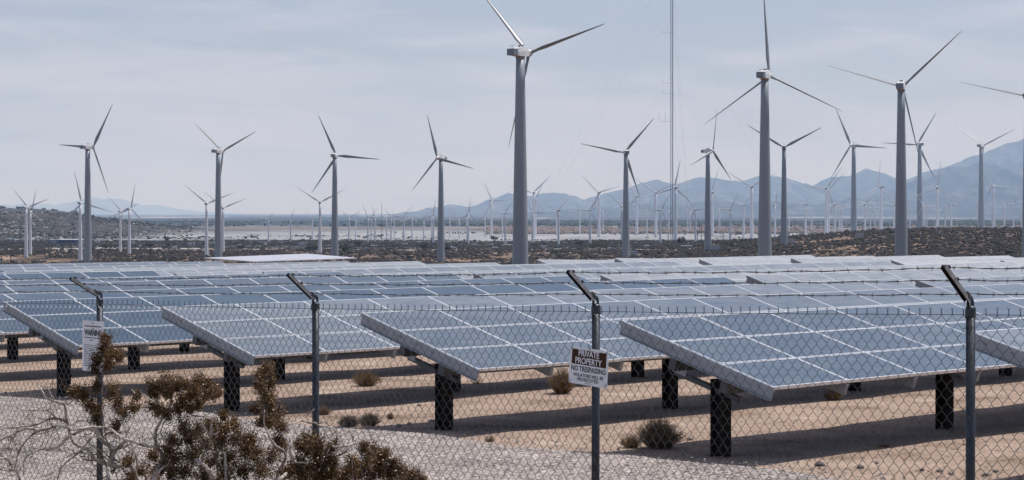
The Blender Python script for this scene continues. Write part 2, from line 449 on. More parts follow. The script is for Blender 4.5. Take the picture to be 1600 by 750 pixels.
def ridge_range(name, pts, zc, front, back, seed, m, gully=.3):
    px = np.array([p[0] for p in pts], float); py = np.array([p[1] for p in pts], float)
    xs = np.linspace(px[0], px[-1], 520)
    crest = (HY - np.interp(xs, px, py)) * zc / F + CH     # world height of the crest
    crest = crest + 45 * zc / 14000 * .22 * fbm(xs / 9 + seed, xs * 0 + seed, 4)
    base = -34.0
    v = np.linspace(-1, 1, 200)
    XXm = np.zeros((len(v), len(xs))); YYm = XXm.copy(); ZZm = XXm.copy()
    for i, vv in enumerate(v):
        yv = zc + (front if vv < 0 else back) * vv
        prof = (1 - abs(vv)) ** (1.25 if vv < 0 else 1.1)
        x = (xs - 800) / F * zc * (1 + .0 * vv)
        gl = 1 - np.abs(2 * fbm(x / (520 * zc / 14000) + seed, np.full_like(x, yv / (1500 * zc / 14000) + seed), 5))   # spurs and gullies
        damp = min(1.0, abs(vv) * 5) * min(1.0, (1 - abs(vv)) * 6)
        h = base + (crest - base) * prof * (1 - damp * gully * (1 - gl) * 1.6)
        XXm[i] = x; YYm[i] = yv + 130 * zc / 14000 * fbm(x / (700 * zc / 14000) + seed, x * 0 + i * .05, 3); ZZm[i] = h
    o = grid_mesh(name, XXm, YYm, ZZm, m)
    tag(o, kind='structure')
    return o
main = [(560, 338), (620, 334), (652, 330), (662, 326), (673, 324), (693, 321), (710, 319), (719, 320), (731, 323.5), (744, 320), (755, 315), (768, 310), (779, 307), (794, 301.5), (800, 303),
        (822, 306), (836, 305), (850, 300), (865, 301.5), (884, 301.5), (898, 305.5), (912, 311), (920, 307.5), (938, 304), (956, 298), (973, 296), (990, 291), (1000, 286), (1017, 280), (1026, 280), (1043, 285),
        (1058, 288), (1070, 283.5), (1084, 277), (1096, 276), (1120, 279), (1144, 281), (1158, 283.5), (1170, 279), (1188, 274), (1200, 275.5), (1229, 277.5), (1247, 283.5), (1269, 289.5),
        (1279, 283.5), (1294, 277.5), (1323, 275.5), (1338, 269), (1351, 262), (1364, 265), (1382, 270), (1400, 277), (1415, 280.5), (1429, 276), (1447, 268), (1464, 264), (1488, 258), (1517, 244),
        (1547, 233.5), (1576, 222), (1600, 216), (1640, 205), (1700, 196), (1800, 210), (1950, 230)]
ridge_range('mountain_range', main, 26000, 6400, 5200, 3.0, MM, .62)
foot = [(1180, 336), (1230, 330), (1270, 322), (1295, 314), (1317, 304), (1330, 307), (1350, 309), (1375, 300), (1400, 296), (1425, 284), (1447, 273), (1465, 267), (1488, 261), (1511, 260), (1529, 254), (1552, 256), (1570, 263), (1588, 266), (1600, 263), (1650, 250), (1750, 262), (1900, 290)]
ridge_range('foothills', foot, 19500, 4600, 4000, 8.0, MM, .62)
foot2 = [(760, 337), (840, 331), (900, 327), (960, 323), (1010, 317), (1060, 321), (1110, 313), (1160, 318), (1210, 312), (1260, 319), (1310, 325), (1400, 316), (1480, 306), (1560, 312), (1640, 300), (1800, 320)]
ridge_range('lower_foothills', foot2, 17500, 2600, 3000, 15.0, MM, .55)
leftm = [(-300, 322), (-150, 315), (-60, 319), (0, 321), (40, 319), (90, 320), (120, 313), (142, 309), (165, 311), (190, 311), (215, 319), (243, 320), (256, 322), (275, 326), (312, 330), (345, 333), (420, 337)]
ridge_range('far_left_mountains', leftm, 56000, 6000, 6000, 21.0, MM, .25)

# ------------------------------------------------------------------ haze
def haze_box():
    b = MB(); b.box((0, 29500, (1500 - 60) / 2.0), (70000, 65000, 1560))
    m = bpy.data.materials.new('haze_air'); m.use_nodes = True
    t = m.node_tree; t.nodes.clear()
    o = t.nodes.new('ShaderNodeOutputMaterial'); v = t.nodes.new('ShaderNodeVolumePrincipled')
    v.inputs['Color'].default_value = (.47, .68, 1.0, 1)
    v.inputs['Absorption Color'].default_value = (1, 1, 1, 1)
    v.inputs['Density'].default_value = 4.9e-5
    v.inputs['Anisotropy'].default_value = 0.0
    t.links.new(v.outputs['Volume'], o.inputs['Volume'])
    h = b.build('haze', m); tag(h, kind='stuff')
haze_box()

# ------------------------------------------------------------------ solar field
ORD = ['first', 'second', 'third', 'fourth', 'fifth', 'sixth', 'seventh', 'eighth', 'ninth', 'tenth', 'eleventh', 'twelfth', 'thirteenth', 'fourteenth', 'fifteenth', 'sixteenth', 'seventeenth',
       'eighteenth', 'nineteenth', 'twentieth', 'twenty-first', 'twenty-second', 'twenty-third', 'twenty-fourth', 'twenty-fifth', 'twenty-sixth', 'twenty-seventh', 'twenty-eighth', 'twenty-ninth', 'thirtieth',
       'thirty-first', 'thirty-second', 'thirty-third', 'thirty-fourth', 'thirty-fifth', 'thirty-sixth', 'thirty-seventh', 'thirty-eighth', 'thirty-ninth', 'fortieth']
PW, PH_, NP = 1.26, .72, 14
TILT = math.atan2(.60, 2.08)
pm = MB()                                            # one framed module, top face at z=0
a, bq, f_ = (PW - .010) / 2, (PH_ - .018) / 2, .0125
for (x, y, z) in ((-a, -bq, -.035), (a, -bq, -.035), (a, bq, -.035), (-a, bq, -.035), (-a, -bq, 0), (a, -bq, 0), (a, bq, 0), (-a, bq, 0),
                  (-a + f_, -bq + f_, 0), (a - f_, -bq + f_, 0), (a - f_, bq - f_, 0), (-a + f_, bq - f_, 0),
                  (-a + f_, -bq + f_, -.004), (a - f_, -bq + f_, -.004), (a - f_, bq - f_, -.004), (-a + f_, bq - f_, -.004)):
    pm.v.append((x, y, z))
pm.n = 16
pm.f = [(3, 2, 1, 0), (0, 1, 5, 4), (1, 2, 6, 5), (2, 3, 7, 6), (3, 0, 4, 7), (4, 5, 9, 8), (5, 6, 10, 9), (6, 7, 11, 10), (7, 4, 8, 11),
        (8, 9, 13, 12), (9, 10, 14, 13), (10, 11, 15, 14), (11, 8, 12, 15), (12, 13, 14, 15)]
pm.m = [2] + [0] * 12 + [1]
M['back'] = mat('dark_back_sheet', (.05, .05, .055), .6)
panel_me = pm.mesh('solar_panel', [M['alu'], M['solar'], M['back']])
rm = MB()                                            # rafter: C channel under each module joint, along the slope
SL = 3 * PH_
rm.box((0, 0, -.10), (.05, SL, .12)); rm.box((.03, 0, -.045), (.012, SL, .012))
rafter_me = rm.mesh('rafter', M['galv'])
er = MB(); er.box((0, 0, -.026), (.03, SL + .01, .046)); er.box((.012, 0, -.098), (.012, SL - .02, .092)); er.box((-.004, 0, -.146), (.03, SL - .04, .006)); er.box((.002, 0, -.053), (.02, SL - .02, .006))
for i in range(7): er.box((-.018, -SL / 2 + .2 + i * .3, -.058), (.012, .04, .014))
end_me = er.mesh('end_rafter', M['galv'])
TL = PW * NP
cb = MB(); cb.box((TL / 2, 0, 0), (TL - .1, .09, .13)); beam_me = cb.mesh('cross_beam', M['dark'])
po = MB()
po.box((0, .068, -.05), (.165, .014, 1)); po.box((0, -.068, -.05), (.165, .014, 1)); po.box((0, 0, -.05), (.012, .122, 1))
post_me = po.mesh('post', M['pile'])
bk = MB(); bk.box((0, 0, 0), (.012, .19, .17)); bk.box((0, .03, -.04), (.03, .05, .05)); bk.box((0, -.06, .09), (.05, .05, .03))
bk.tube([(-.012, .04, .0), (-.02, .04, .0)], .022, 8, 1)
bracket_me = bk.mesh('bracket', [M['galv'], M['pile']])
strut = MB(); strut.bar((0, -.25, -.22), (0, .62, .02), .07, .05); strut_me = strut.mesh('strut', M['dark'])
SEC = {0: (0.0, 'left hand', -1, 14), 1: (13.02, 'centre left', 0, 14), 2: (30.15, 'centre right', 0, 10), 3: (43.0, 'right hand', 0, 14)}
SECN = ['nearest the road', 'second from the road', 'third from the road', 'farthest from the road']
r2 = .70710678
n_tables = 0
for k in range(-1, 15):
    for sct, (t0, sname, k0, k1) in SEC.items():
        if k < k0 or k > k1: continue
        # outside the view (with a margin)?
        x0, y0 = 1.171 - 3.03 * k + t0, 22.73 + 3.387 * k + t0
        x1, y1 = x0 + TL * r2, y0 + TL * r2
        if x0 / y0 > .275 or x1 / y1 < -.275: continue
        rr = random.Random(100 * k + sct)
        H0, H1 = row_top(k, t0), row_top(k, t0 + TL * r2)
        dh = rr.uniform(-.035, .045) if (sct or k > 4) else 0
        dt = rr.uniform(-.04, .04) if (sct or k > 3) else rr.uniform(-.004, .004)
        top = CH - H0 + dh
        dust_sheen = rr.uniform(*((.07, .26), (.32, .80), (.65, 1.05), (.75, 1.1))[sct]) * (1 if k < 12 or sct != 1 else .6) if k > 3 or sct else {-1: .3, 0: .13, 1: .22, 2: .36, 3: .08}[k]  # amount rises to the right and far, painting paler sky reflection into panels
        slope = (H0 - H1) / TL + (rr.uniform(-.002, .002) if k > 3 else 0)
        cx, cy = x0 + 1.04 * r2, y0 - 1.04 * r2               # point on the post line under the left end
        zc = top - .30
        g0 = gz(cx, cy)
        rowname = 'front' if k == -1 else ORD[k + 1]
        lab = ('solar table at the far right edge, cut off by the frame' if k == -1 else
               'blue solar table, %s of its row, in the %s row back' % (SECN[sct], rowname))
        tb = empty('solar_table', (cx, cy, g0), R(45), label=lab, cat='solar table', group='rows of tilted solar tables')
        n_tables += 1
        tilt = TILT + dt
        rot = Matrix.Rotation(slope, 3, 'Y').transposed() @ Matrix.Rotation(tilt, 3, 'X')
        q = rot.to_euler()
        org = Vector((0, 0, zc - g0))
        def lp(x, y, z): return org + rot @ Vector((x, y, z))
        for i in range(NP):
            for j in range(3):
                o = link('solar_panel', panel_me, tb, lp((i + .5) * PW, (j - 1) * PH_, rr.uniform(-.002, .002)),
                         (q.x + rr.uniform(-.004, .004), q.y + rr.uniform(-.003, .003), q.z))
                o.color = (dust_sheen, dust_sheen, dust_sheen, 1)
        det = k <= 4 and sct <= 1
        if det:
            for i in range(NP + 1):
                if i in (0, NP): 
                    o = link('end_rafter', end_me, tb, lp(.004 if i == 0 else TL - .004, 0, -.004), q)
                else: link('rafter', rafter_me, tb, lp(i * PW, 0, -.004), q)
        else:
            link('end_rafter', end_me, tb, lp(.004, 0, -.004), q)
        link('cross_beam', beam_me, tb, lp(0, -.42, -.235), q)
        link('cross_beam', beam_me, tb, lp(0, .30, -.235), q)
        for i in range(5):
            sx = .42 + i * 4.2
            wpt = Matrix.Rotation(R(45), 3, 'Z') @ Vector((sx, 0, 0)) + Vector((cx, cy, 0))
            gg = gz(wpt.x, wpt.y) - g0
            pt = org.z + slope * sx - .30
            hh = pt - gg + .3
            if det or y0 < 60:
                p = link('post', post_me, tb, (sx, 0, gg - .3 + hh / 2 + .05 * hh))
                p.scale = (1, 1, hh)
            if det:
                b1 = lp(sx, .36, -.26)
                link('bracket', bracket_me, tb, (sx - .16, b1.y, b1.z - .03), (q.x, 0, 0))
                link('strut', strut_me, tb, (sx, 0, pt + .02), None)

# ------------------------------------------------------------------ wind turbines
def loft(rings, cap=True):
    n = len(rings[0]); vs = [p for r_ in rings for p in r_]; fs = []
    for i in range(len(rings) - 1):
        for k in range(n):
            k2 = (k + 1) % n; fs.append((i * n + k, i * n + k2, (i + 1) * n + k2, (i + 1) * n + k))
    if cap: fs += [tuple(range(n))[::-1], tuple((len(rings) - 1) * n + k for k in range(n))]
    return vs, fs
def circ(r, z, n=24): return [(r * math.cos(2 * math.pi * k / n), r * math.sin(2 * math.pi * k / n), z) for k in range(n)]
tw = MB()
vs, fs = loft([circ(1.86, 0, 28), circ(1.80, 1.0, 28)] + [circ(1.78 - .86 * (z / 49.0) ** 1.1, z, 28) for z in (6, 12, 18, 24, 30, 36, 42, 48)])
tw.add(vs, fs); tower_me = tw.mesh('tower', M['tower'], True)
towerb_me = tower_me.copy(); towerb_me.materials.clear(); towerb_me.materials.append(M['towerb'])
cl = MB()
vs, fs = loft([circ(.98, 47.9, 20), circ(1.05, 48.0, 20), circ(1.05, 48.35, 20), circ(.9, 48.4, 20)]); cl.add(vs, fs); collar_me = cl.mesh('yaw_collar', M['collar'])
def sq(w_, h0, h1, y): return [(-w_, y, h0), (w_, y, h0), (w_ * 1.02, y, (h0 + h1) / 2), (w_ * .86, y, h1), (-w_ * .86, y, h1), (-w_ * 1.02, y, (h0 + h1) / 2)]
na = MB()                                            # nacelle, axis along +Y, rotor end at +Y
vs, fs = loft([sq(1.25, -1.15, .75, -2.6), sq(1.42, -1.25, 1.15, -1.9), sq(1.45, -1.3, 1.55, .3), sq(1.3, -1.25, 1.75, 1.7), sq(.95, -1.0, 1.0, 2.9), sq(.8, -.85, .75, 3.2)])
na.add(vs, [f[::-1] for f in fs]); nacelle_me = na.mesh('nacelle', M['nacelle'])
nr = MB(); nr.box((0, -3.6, -.2), (2.5, 2.1, 1.9)); nr.box((0, -4.68, -.2), (2.2, .08, 1.6)); rear_me = nr.mesh('rear_cowl', M['grille'])
nt_ = MB(); nt_.box((0, -.4, 1.75), (.5, .5, .5)); nt_.box((.2, 1.0, 1.95), (.5, .5, .45)); nt_.bar((0, -3.8, .7), (0, -3.8, 1.7), .07); nt_.bar((-.5, -3.8, 1.5), (.5, -3.8, 1.5), .06)
nt_.bar((-.5, -3.8, 1.5), (-.5, -3.8, 1.9), .08); nt_.bar((.5, -3.8, 1.5), (.5, -3.8, 1.9), .08); vent_me = nt_.mesh('roof_instruments', M['grille'])
hb = MB()
vs, fs = loft([[(r_ * math.cos(2 * math.pi * k / 16), y, r_ * math.sin(2 * math.pi * k / 16)) for k in range(16)] for r_, y in ((.8, -.7), (1.0, -.3), (1.0, .35), (.75, .9), (.3, 1.25))])
hb.add(vs, [f[::-1] for f in fs]); hub_me = hb.mesh('hub', M['nacelle'], True)
def blade_mesh(name, Rl, ch, rootf):
    rings = []
    for s in (0, .03, .08, .13, .18, .24, .32, .42, .54, .66, .78, .88, .95, 1.0):
        rr_ = .7 + (Rl - .7) * s
        if s < .13: c = .36 + (ch / 2 - .36) * (s / .18) ** 1.3; th = .36 - .08 * s / .13
        else: c = ch / 2 * (1 - .86 * (max(0, (s - .18)) / .82) ** .72) ; th = .30 * (1 - s) ** .8 + .03
        if s >= .13 and s < .18: c = .36 + (ch / 2 - .36) * (s / .18) ** 1.3
        if s == 1.0: c *= .35; th = .015
        tws = R(16 * (1 - s) ** 2 + 3)
        cp = []
        for (ux, uy) in ((1, 0), (.72, .55), (.2, .9), (-.4, .75), (-1.25, .12), (-1.25, -.1), (-.4, -.5), (.3, -.6), (.75, -.4)):
            if s < .05: al = math.atan2(uy, ux); ux, uy = math.cos(al), math.sin(al)
            X_, Y_ = ux * c, uy * th
            cp.append((X_ * math.cos(tws) - Y_ * math.sin(tws), X_ * math.sin(tws) + Y_ * math.cos(tws), rr_))
        rings.append(cp)
    vs, fs = loft(rings); b = MB(); b.add(vs, fs); return b.mesh(name, M['blade' if rootf else 'bladeb'], True)
blade_a = blade_mesh('blade', 21.6, 1.35, 1); blade_b = blade_mesh('blade', 28.0, 1.6, 0)
tp = MB(); tp.box((0, 0, 1.0), (2.6, 2.2, 2.0)); tp.box((0, 0, 2.06), (2.8, 2.4, .12)); tp.box((-.9, -1.13, 1.0), (.7, .06, 1.7)); cabinet_me = tp.mesh('cabinet', M['wallg'])

def turbine(px, hy, by, alpha, phi, kind, label, z=None, group=None, pitch=0):
    """px: tower axis, hy: hub row, by: base row, alpha: rotor axis from +Y towards +X, phi: first blade clockwise from up"""
    if z is None: z = depth_of(px, by, 560, 6000)
    x = (px - 800) / F * z
    gg = gz(x, z) - .4
    hub_z = CH - (hy - HY) * z / F
    s = (hub_z - gg) / 48.6
    t = empty('wind_turbine', (x, z, gg), 0, label=label, cat='wind turbine', group=group)
    t.scale = (s, s, s)
    link('tower', tower_me if kind == 'a' else towerb_me, t)
    al = R(alpha); axis = Vector((math.sin(al), math.cos(al), 0)); zr = -al
    if z < 2600 or kind == 'a':
        link('yaw_collar', collar_me, t)
        for nm_, me_ in (('roof_instruments', vent_me), ('rear_cowl', rear_me)):
            link(nm_, me_, t, (0, 0, 49.25), (0, 0, zr)).scale = (.74, .74, .74)
    link('nacelle', nacelle_me, t, (0, 0, 49.25), (0, 0, zr)).scale = (.74, .74, .74)
    hc = axis * 2.9 + Vector((0, 0, 49.2))
    link('hub', hub_me, t, hc, (0, 0, zr)).scale = (.8, .8, .8)
    sg = 1 if math.cos(al) >= 0 else -1
    hvec = Vector((math.cos(al), -math.sin(al), 0)) * sg
    for j in range(3):
        p = R(phi + 120 * j)
        zd = Vector((0, 0, 1)) * math.cos(p) + hvec * math.sin(p)
        yd = axis; xd = yd.cross(zd)
        mt = Matrix((xd, yd, zd)).transposed() @ Matrix.Rotation(R(pitch), 3, 'Z')
        bl = link('blade', blade_a if kind == 'a' else blade_b, t, hc + axis * .1, mt.to_euler())
    return t

GB = 'tall wind turbines standing behind the solar field'
A = [  # px, hub row, base row, alpha, phi, z, label
    (137, 232, 411, 37, 34, None, 'tall turbine farthest left, its slim tower rising behind the panels, one blade pointing left'),
    (341, 238, 407, 35, 67, None, 'tall turbine whose tower foot shows beneath the left part of the white canopy'),
    (523, 245, 404, 12, -25, None, 'tall turbine behind the right end of the white canopy, one blade pointing level right'),
    (689, 249, 408, -146, -16, None, 'tall turbine facing left, midway between the white canopy and the thickest tower'),
    (813, 86, 424, 40, 76, 485, 'thickest and nearest turbine, just left of the lattice mast, reaching the top of the picture'),
    (1195, 121, 411, 28, -4, 569, 'big turbine right of the lattice mast with one blade straight up'),
    (1408, 138, 399, 18, 47, 620, 'big turbine behind the rightmost fence post with a blade rising to the right'),
    (1606, 153, 392, 22, -77, 700, 'big turbine cut off by the right edge with only nacelle and blades showing'),
    (978, 240, 403, -8, 41, None, 'tall turbine left of the lattice mast with a grey box at its foot'),
    (1106, 238, 392, 128, 10, None, 'tall turbine just right of the lattice mast, seen from the side of its nacelle'),
    (1225, 232, 383, 8, 62, None, 'tall turbine close right of the big tower, blades spread in a wide Y'),
    (1334, 229, 373, -140, -25, None, 'tall turbine facing left between the two big towers on the right'),
    (1437, 227, 363, -12, 32, None, 'tall turbine just right of the big tower behind the rightmost fence post'),
    (1533, 229, 362, 38, 65, None, 'tall turbine standing on the brown rise near the right edge, blades in a wide Y'),
]
for (px, hy, by, al, ph, z, lab) in A:
    t = turbine(px, hy, by, al, ph, 'a', lab, z, GB, 62 if px in (813, 1195, 1408, 1606, 341, 1533) else 8)
Bt = [  # left group of shorter machines: px, hub row, base row, alpha, phi, label
    (41, 325, 403, 30, -48, 'short turbine at the far left edge, nearer of two that overlap'),
    (47.5, 332, 398, 20, 12, 'short turbine at the far left edge, farther of two that overlap'),
    (125.5, 318, 409, 12, -14, 'short turbine directly beside the farthest left tall tower'),
    (188, 331, 393, 30, -50, 'short turbine right of the farthest left tall tower, left one of a pair'),
    (202, 327, 398, 25, 12, 'short turbine right of the farthest left tall tower, right one of a pair'),
    (322.7, 319, 400, 10, -52, 'short turbine just left of the tall tower at the left end of the canopy'),
    (348.5, 325.5, 394, 12, 68, 'short turbine just right of the tall tower at the left end of the canopy'),
    (500, 317, 396, 6, -58, 'short turbine rising behind the middle of the white canopy'),
]
for (px, hy, by, al, ph, lab) in Bt: turbine(px, hy, by, al, ph, 'b', lab, None, 'shorter turbines on the scrubland at left')
C_ = [  # small distant machines: px, hub row, base row, phi
    (419.6, 343, 378.5, 42), (454, 343, 378, 18), (488, 342, 376, -42), (518.6, 339.5, 376, -88), (545.3, 340.5, 378.5, 62), (556, 343, 375, 25), (575, 339, 380.5, -22), (580, 341, 377, 35), (586, 340, 378, -14),
    (604, 343, 376, -60), (611, 340, 378, -38), (616, 342, 372, -10), (631, 339, 378, 38), (644, 339, 375, 6), (662, 342, 376, -75), (674.5, 339.5, 373, -12), (677, 336, 383, 10),
    (703, 340, 371, 3), (718, 342, 374, 78), (731.6, 335, 382, 6), (729.5, 338, 376, 130), (758, 339.5, 370, -16), (767.7, 314, 371, -28), (785, 339, 372, -70), (789.5, 334, 381.5, 38),
    (834, 302, 372.4, 46), (832, 333, 379.6, -30), (836.5, 312, 368, 25), (869.6, 333, 365, 60), (872.7, 329, 385, -68), (906, 332, 365, 95), (922, 329, 383, -88), (936, 301.6, 371, -45), (942, 332, 363, 60),
    (972, 323, 377, -50), (995, 308, 367, -28), (1011, 330, 364, 20), (1024.7, 302, 371, -55), (1031.7, 329, 381, 30), (1045, 330, 363, 45), (1055.5, 294, 375, 12), (1074.5, 329, 364, -35),
    (1078.5, 331, 363, 100), (1087, 328, 379.6, -35), (1113, 301.6, 368, 18), (1124.3, 327, 364, 70), (1141, 328, 378, 33), (1162, 321, 382, 45), (1174.6, 292.7, 371, -58), (1211, 321, 379, 6), (1233, 329, 361, 40),
    (1258.6, 320, 376, 42), (1268, 326, 361, 20), (1291, 295, 369, 36), (1294, 299, 367, 42), (1304.7, 320, 373, -24), (1311.5, 324.6, 361, 70), (1315, 326, 362, -50), (1351.6, 319.6, 371, 48), (1360, 326, 360, -8),
    (1366.6, 326, 361, -35), (1376.5, 293, 368, 4), (1397, 321, 366, -80), (1422, 322.6, 360, 55), (1443.4, 321.7, 362, 88), (1447.5, 324, 360, -30), (1464.5, 294, 366, 8), (1476.8, 321, 360, -40), (1486.5, 320, 364, -30),
    (1529, 320, 361, -32), (1550.5, 327.6, 361, 70), (1552.6, 292, 361, -28), (1569.5, 319.6, 361, -52), (1583.6, 320, 360, 40), (1596, 326, 360, -40)]
segs = [(0, 523, 'left of the right canopy tower'), (523, 689, 'right of the canopy tower'), (689, 813, 'left of the thickest tower'),
        (813, 978, 'right of the thickest tower'), (978, 1106, 'around the lattice mast'), (1106, 1195, 'left of the big upright-blade tower'),
        (1195, 1334, 'right of the big upright-blade tower'), (1334, 1437, 'beside the tower above the last fence post'), (1437, 1533, 'left of the rightmost tall turbine'), (1533, 1700, 'at the far right edge')]
cnt = {}
for (px, hy, by, ph) in sorted(C_):
    sg = [s for s in segs if s[0] <= px < s[1]][0][2]; cnt[sg] = cnt.get(sg, 0) + 1
    rr = random.Random(int(px * 10))
    # machines whose feet hide behind the brown rise on the right stand on the plain beyond
    z = 25.4 * F / (by - HY) if px < 1150 else 25.0 * F / (min(by, 372) - HY)
    if px >= 1150: z = max(z, 1760)
    z = min(z, 3300)
    al = rr.choice((-1, 1)) * rr.uniform(4, 38)
    turbine(px, hy, by, al, ph, 'b', '%s from left of the small distant turbines %s' % (ORD[cnt[sg] - 1], sg), z, 'small distant turbines on the plain')

# transformer cabinets beside four tall towers
for (px, by, s, lab) in ((989, 401, 1.35, 'grey box at the foot of the tall turbine left of the mast'), (1118, 391.5, 1.4, 'grey box at the foot of the tall turbine right of the mast'),
                         (1235, 381.5, 1.35, 'grey box at the foot of the wide Y turbine on the scrubland'), (1343.5, 371.5, 1.2, 'grey box at the foot of the ridge turbine facing left')):
    z = depth_of(px, by, 700, 1400); x = (px - 800) / F * z
    o = link('transformer_box', cabinet_me, None, (x, z, gz(x, z) - .1), (0, 0, .4)); o.scale = (s, s, s)
    tag(o, lab, 'transformer box', 'grey boxes beside turbine feet')

# ------------------------------------------------------------------ guyed lattice mast
def mast():
    z = 1900.0; x = (1050 - 800) / F * z; g0 = gz(x, z); Ht = 262.0
    t = empty('lattice_mast', (x, z, g0), .3, label='thin guyed lattice mast with side antennas rising out of the picture', cat='mast')
    rr_ = 1.35; legs = [Vector((rr_ * math.cos(a_), rr_ * math.sin(a_), 0)) for a_ in (0.5, 0.5 + 2 * math.pi / 3, 0.5 + 4 * math.pi / 3)]
    for l_ in legs:
        b = MB(); b.tube([l_, l_ + Vector((0, 0, Ht))], .19, 5); b.build('leg', M['mast'], t)
    b = MB(); step = 3.2; n = int(Ht / step)
    for i in range(n):
        for j in range(3):
            a_ = legs[j] + Vector((0, 0, i * step)); c_ = legs[(j + 1) % 3] + Vector((0, 0, (i + 1) * step)); d_ = legs[(j + 1) % 3] + Vector((0, 0, i * step))
            b.bar(a_, c_, .13); b.bar(a_, d_, .12)
    o = b.build('lattice_bracing', M['mast'], t); o['kind'] = 'stuff'
    for (py, l1, up, two) in ((51, 15, 4, 0), (130, 15, 4, 0), (146, 14, 4, 0), (190, 20, 13, 1)):
        zz = (CH - (py - HY) * z / F) - g0; ln = l1 * z / F
        b = MB(); dv = Matrix.Rotation(-.3, 3, 'Z') @ Vector((-1, 0, 0))
        b.bar(Vector((0, 0, zz)) - dv * 1.8, dv * ln + Vector((0, 0, zz)), .16)
        b.bar(dv * ln + Vector((0, 0, zz)), dv * ln + Vector((0, 0, zz + up * z / F)), .16)
        if two: b.bar(dv * ln * .52 + Vector((0, 0, zz)), dv * ln * .52 + Vector((0, 0, zz + up * z / F)), .16)
        b.build('antenna_arm', M['mast'], t)
    for a_ in range(3):
        ang = .25 + a_ * 2 * math.pi / 3
        for hh in (70, 150, 215, 255):
            b = MB(); rad = 95 if hh < 160 else 150
            ex, ey = rad * math.cos(ang), rad * math.sin(ang)
            b.tube([(0, 0, hh), (ex, ey, 1)], .034, 4); b.build('guy_wire', M['mast'], t)
mast()

# ------------------------------------------------------------------ chain link fence
FD = Vector((2.147, -2.153, 0))                       # from one post to the next (towards the right and the camera)
FU = FD.normalized(); FN = Vector((-.708, -.706, 0))   # FN: outwards, towards the camera
P0 = Vector((-3.74, 19.0, 0))
HM = [(-3, 1.0), (-2, .93), (-1, .85), (0, .771), (1, .715), (2, .637), (3, .555), (4, .475), (5, .39)]
def mesh_top(n): return CH - float(np.interp(n, [h[0] for h in HM], [h[1] for h in HM]))
def fence_pt(n, z=0.0, off=0.0):
    p = P0 + FD * n + FN * off
    return Vector((p.x, p.y, z))
fence = empty('chain_link_fence', fence_pt(0, gz(-3.74, 19)), 0, label='galvanised chain link fence with angled barbed wire arms crossing the foreground', cat='fence')
fo = fence.location.copy()
def floc(v): return Vector(v) - fo
TIPS = {-1: (.285, .24), 0: (.30, .215), 1: (.27, .256), 2: (.27, .262), 3: (.275, .268), 4: (.27, .265)}
TIPZ = {}
for n in (-1, 0, 1, 2, 3, 4):
    b = MB(); top = mesh_top(n) - .02; base = gz(fence_pt(n).x, fence_pt(n).y) - .1
    pp = fence_pt(n, 0, -.036)
    rr = random.Random(n + 50)
    lean = Vector((rr.uniform(-.004, .006), 0, 0))
    b.tube([(pp.x, pp.y, base), (pp.x + lean.x, pp.y, top - .02)], .0285, 14)
    b.tube([(pp.x + lean.x, pp.y, top - .03), (pp.x + lean.x, pp.y, top + .005), (pp.x + lean.x, pp.y, top + .02)], [.031, .031, .02], 14)
    for i in range(5):                               # tie wires round the post
        zz = base + .25 + i * .4
        b.tube([Vector((pp.x, pp.y, zz)) + Vector((math.cos(a_), math.sin(a_), .0)) * .031 + Vector((0, 0, .006 * a_)) for a_ in np.linspace(0, 6.28, 13)], .002, 4)
    for v in range(len(b.v)): b.v[v] = tuple(floc(b.v[v]))
    post = b.build('post', M['dgalv'], fence, True)
    # arm: folded channel from a looped post cap
    c0 = Vector((pp.x + lean.x, pp.y, top + .0)); L_, Rz = TIPS[n]
    tip = c0 + FN * L_ + Vector((0, 0, Rz)); TIPZ[n] = tip
    st = c0 + FN * .022 + Vector((0, 0, .060))
    b = MB()
    dirv = (tip - st).normalized(); side = FU.copy(); nrm = dirv.cross(side).normalized()
    if nrm.z < 0: nrm = -nrm
    rot = Matrix((side, nrm, dirv)).transposed(); ln = (tip - st).length; mid = (tip + st) / 2
    b.box(mid, (.036, .004, ln), rot, 2)
    b.box(mid + side * .0165 - nrm * .013, (.004, .026, ln), rot, 3)
    b.box(mid - side * .0165 - nrm * .013, (.004, .026, ln), rot, 1)  # left lip near black, right lip grey: shaded and lit side put into colour
    b.box(mid + nrm * .0035, (.008, .004, ln * .96), rot, 1)
    for f in (.09, .45, .86): b.box(st + dirv * ln * (1 - f) + nrm * .009 + side * .012, (.012, .016, .016), rot, 1)
    loop = [c0 + FN * (.004 + .023 * math.cos(a_)) + Vector((0, 0, .030 + .040 * math.sin(a_))) for a_ in np.linspace(0, 6.28, 19)]
    b.tube(loop, .0095, 7, 1)
    b.tube([c0 - Vector((0, 0, .05)), c0 + Vector((0, 0, .004))], [.0325, .0325], 14, 0)
    b.bar(c0 + FN * .010 + Vector((0, 0, .058)), st + dirv * .04, .044, .022, 0)
    b.bar(c0 - FN * .018 + Vector((0, 0, .0)), c0 - FN * .018 + Vector((0, 0, .045)), .05, .012, 0)
    for v in range(len(b.v)): b.v[v] = tuple(floc(b.v[v]) )
    arm = b.build('arm', [M['dgalv'], M['pile'], M['armg'], M['armg']], post)
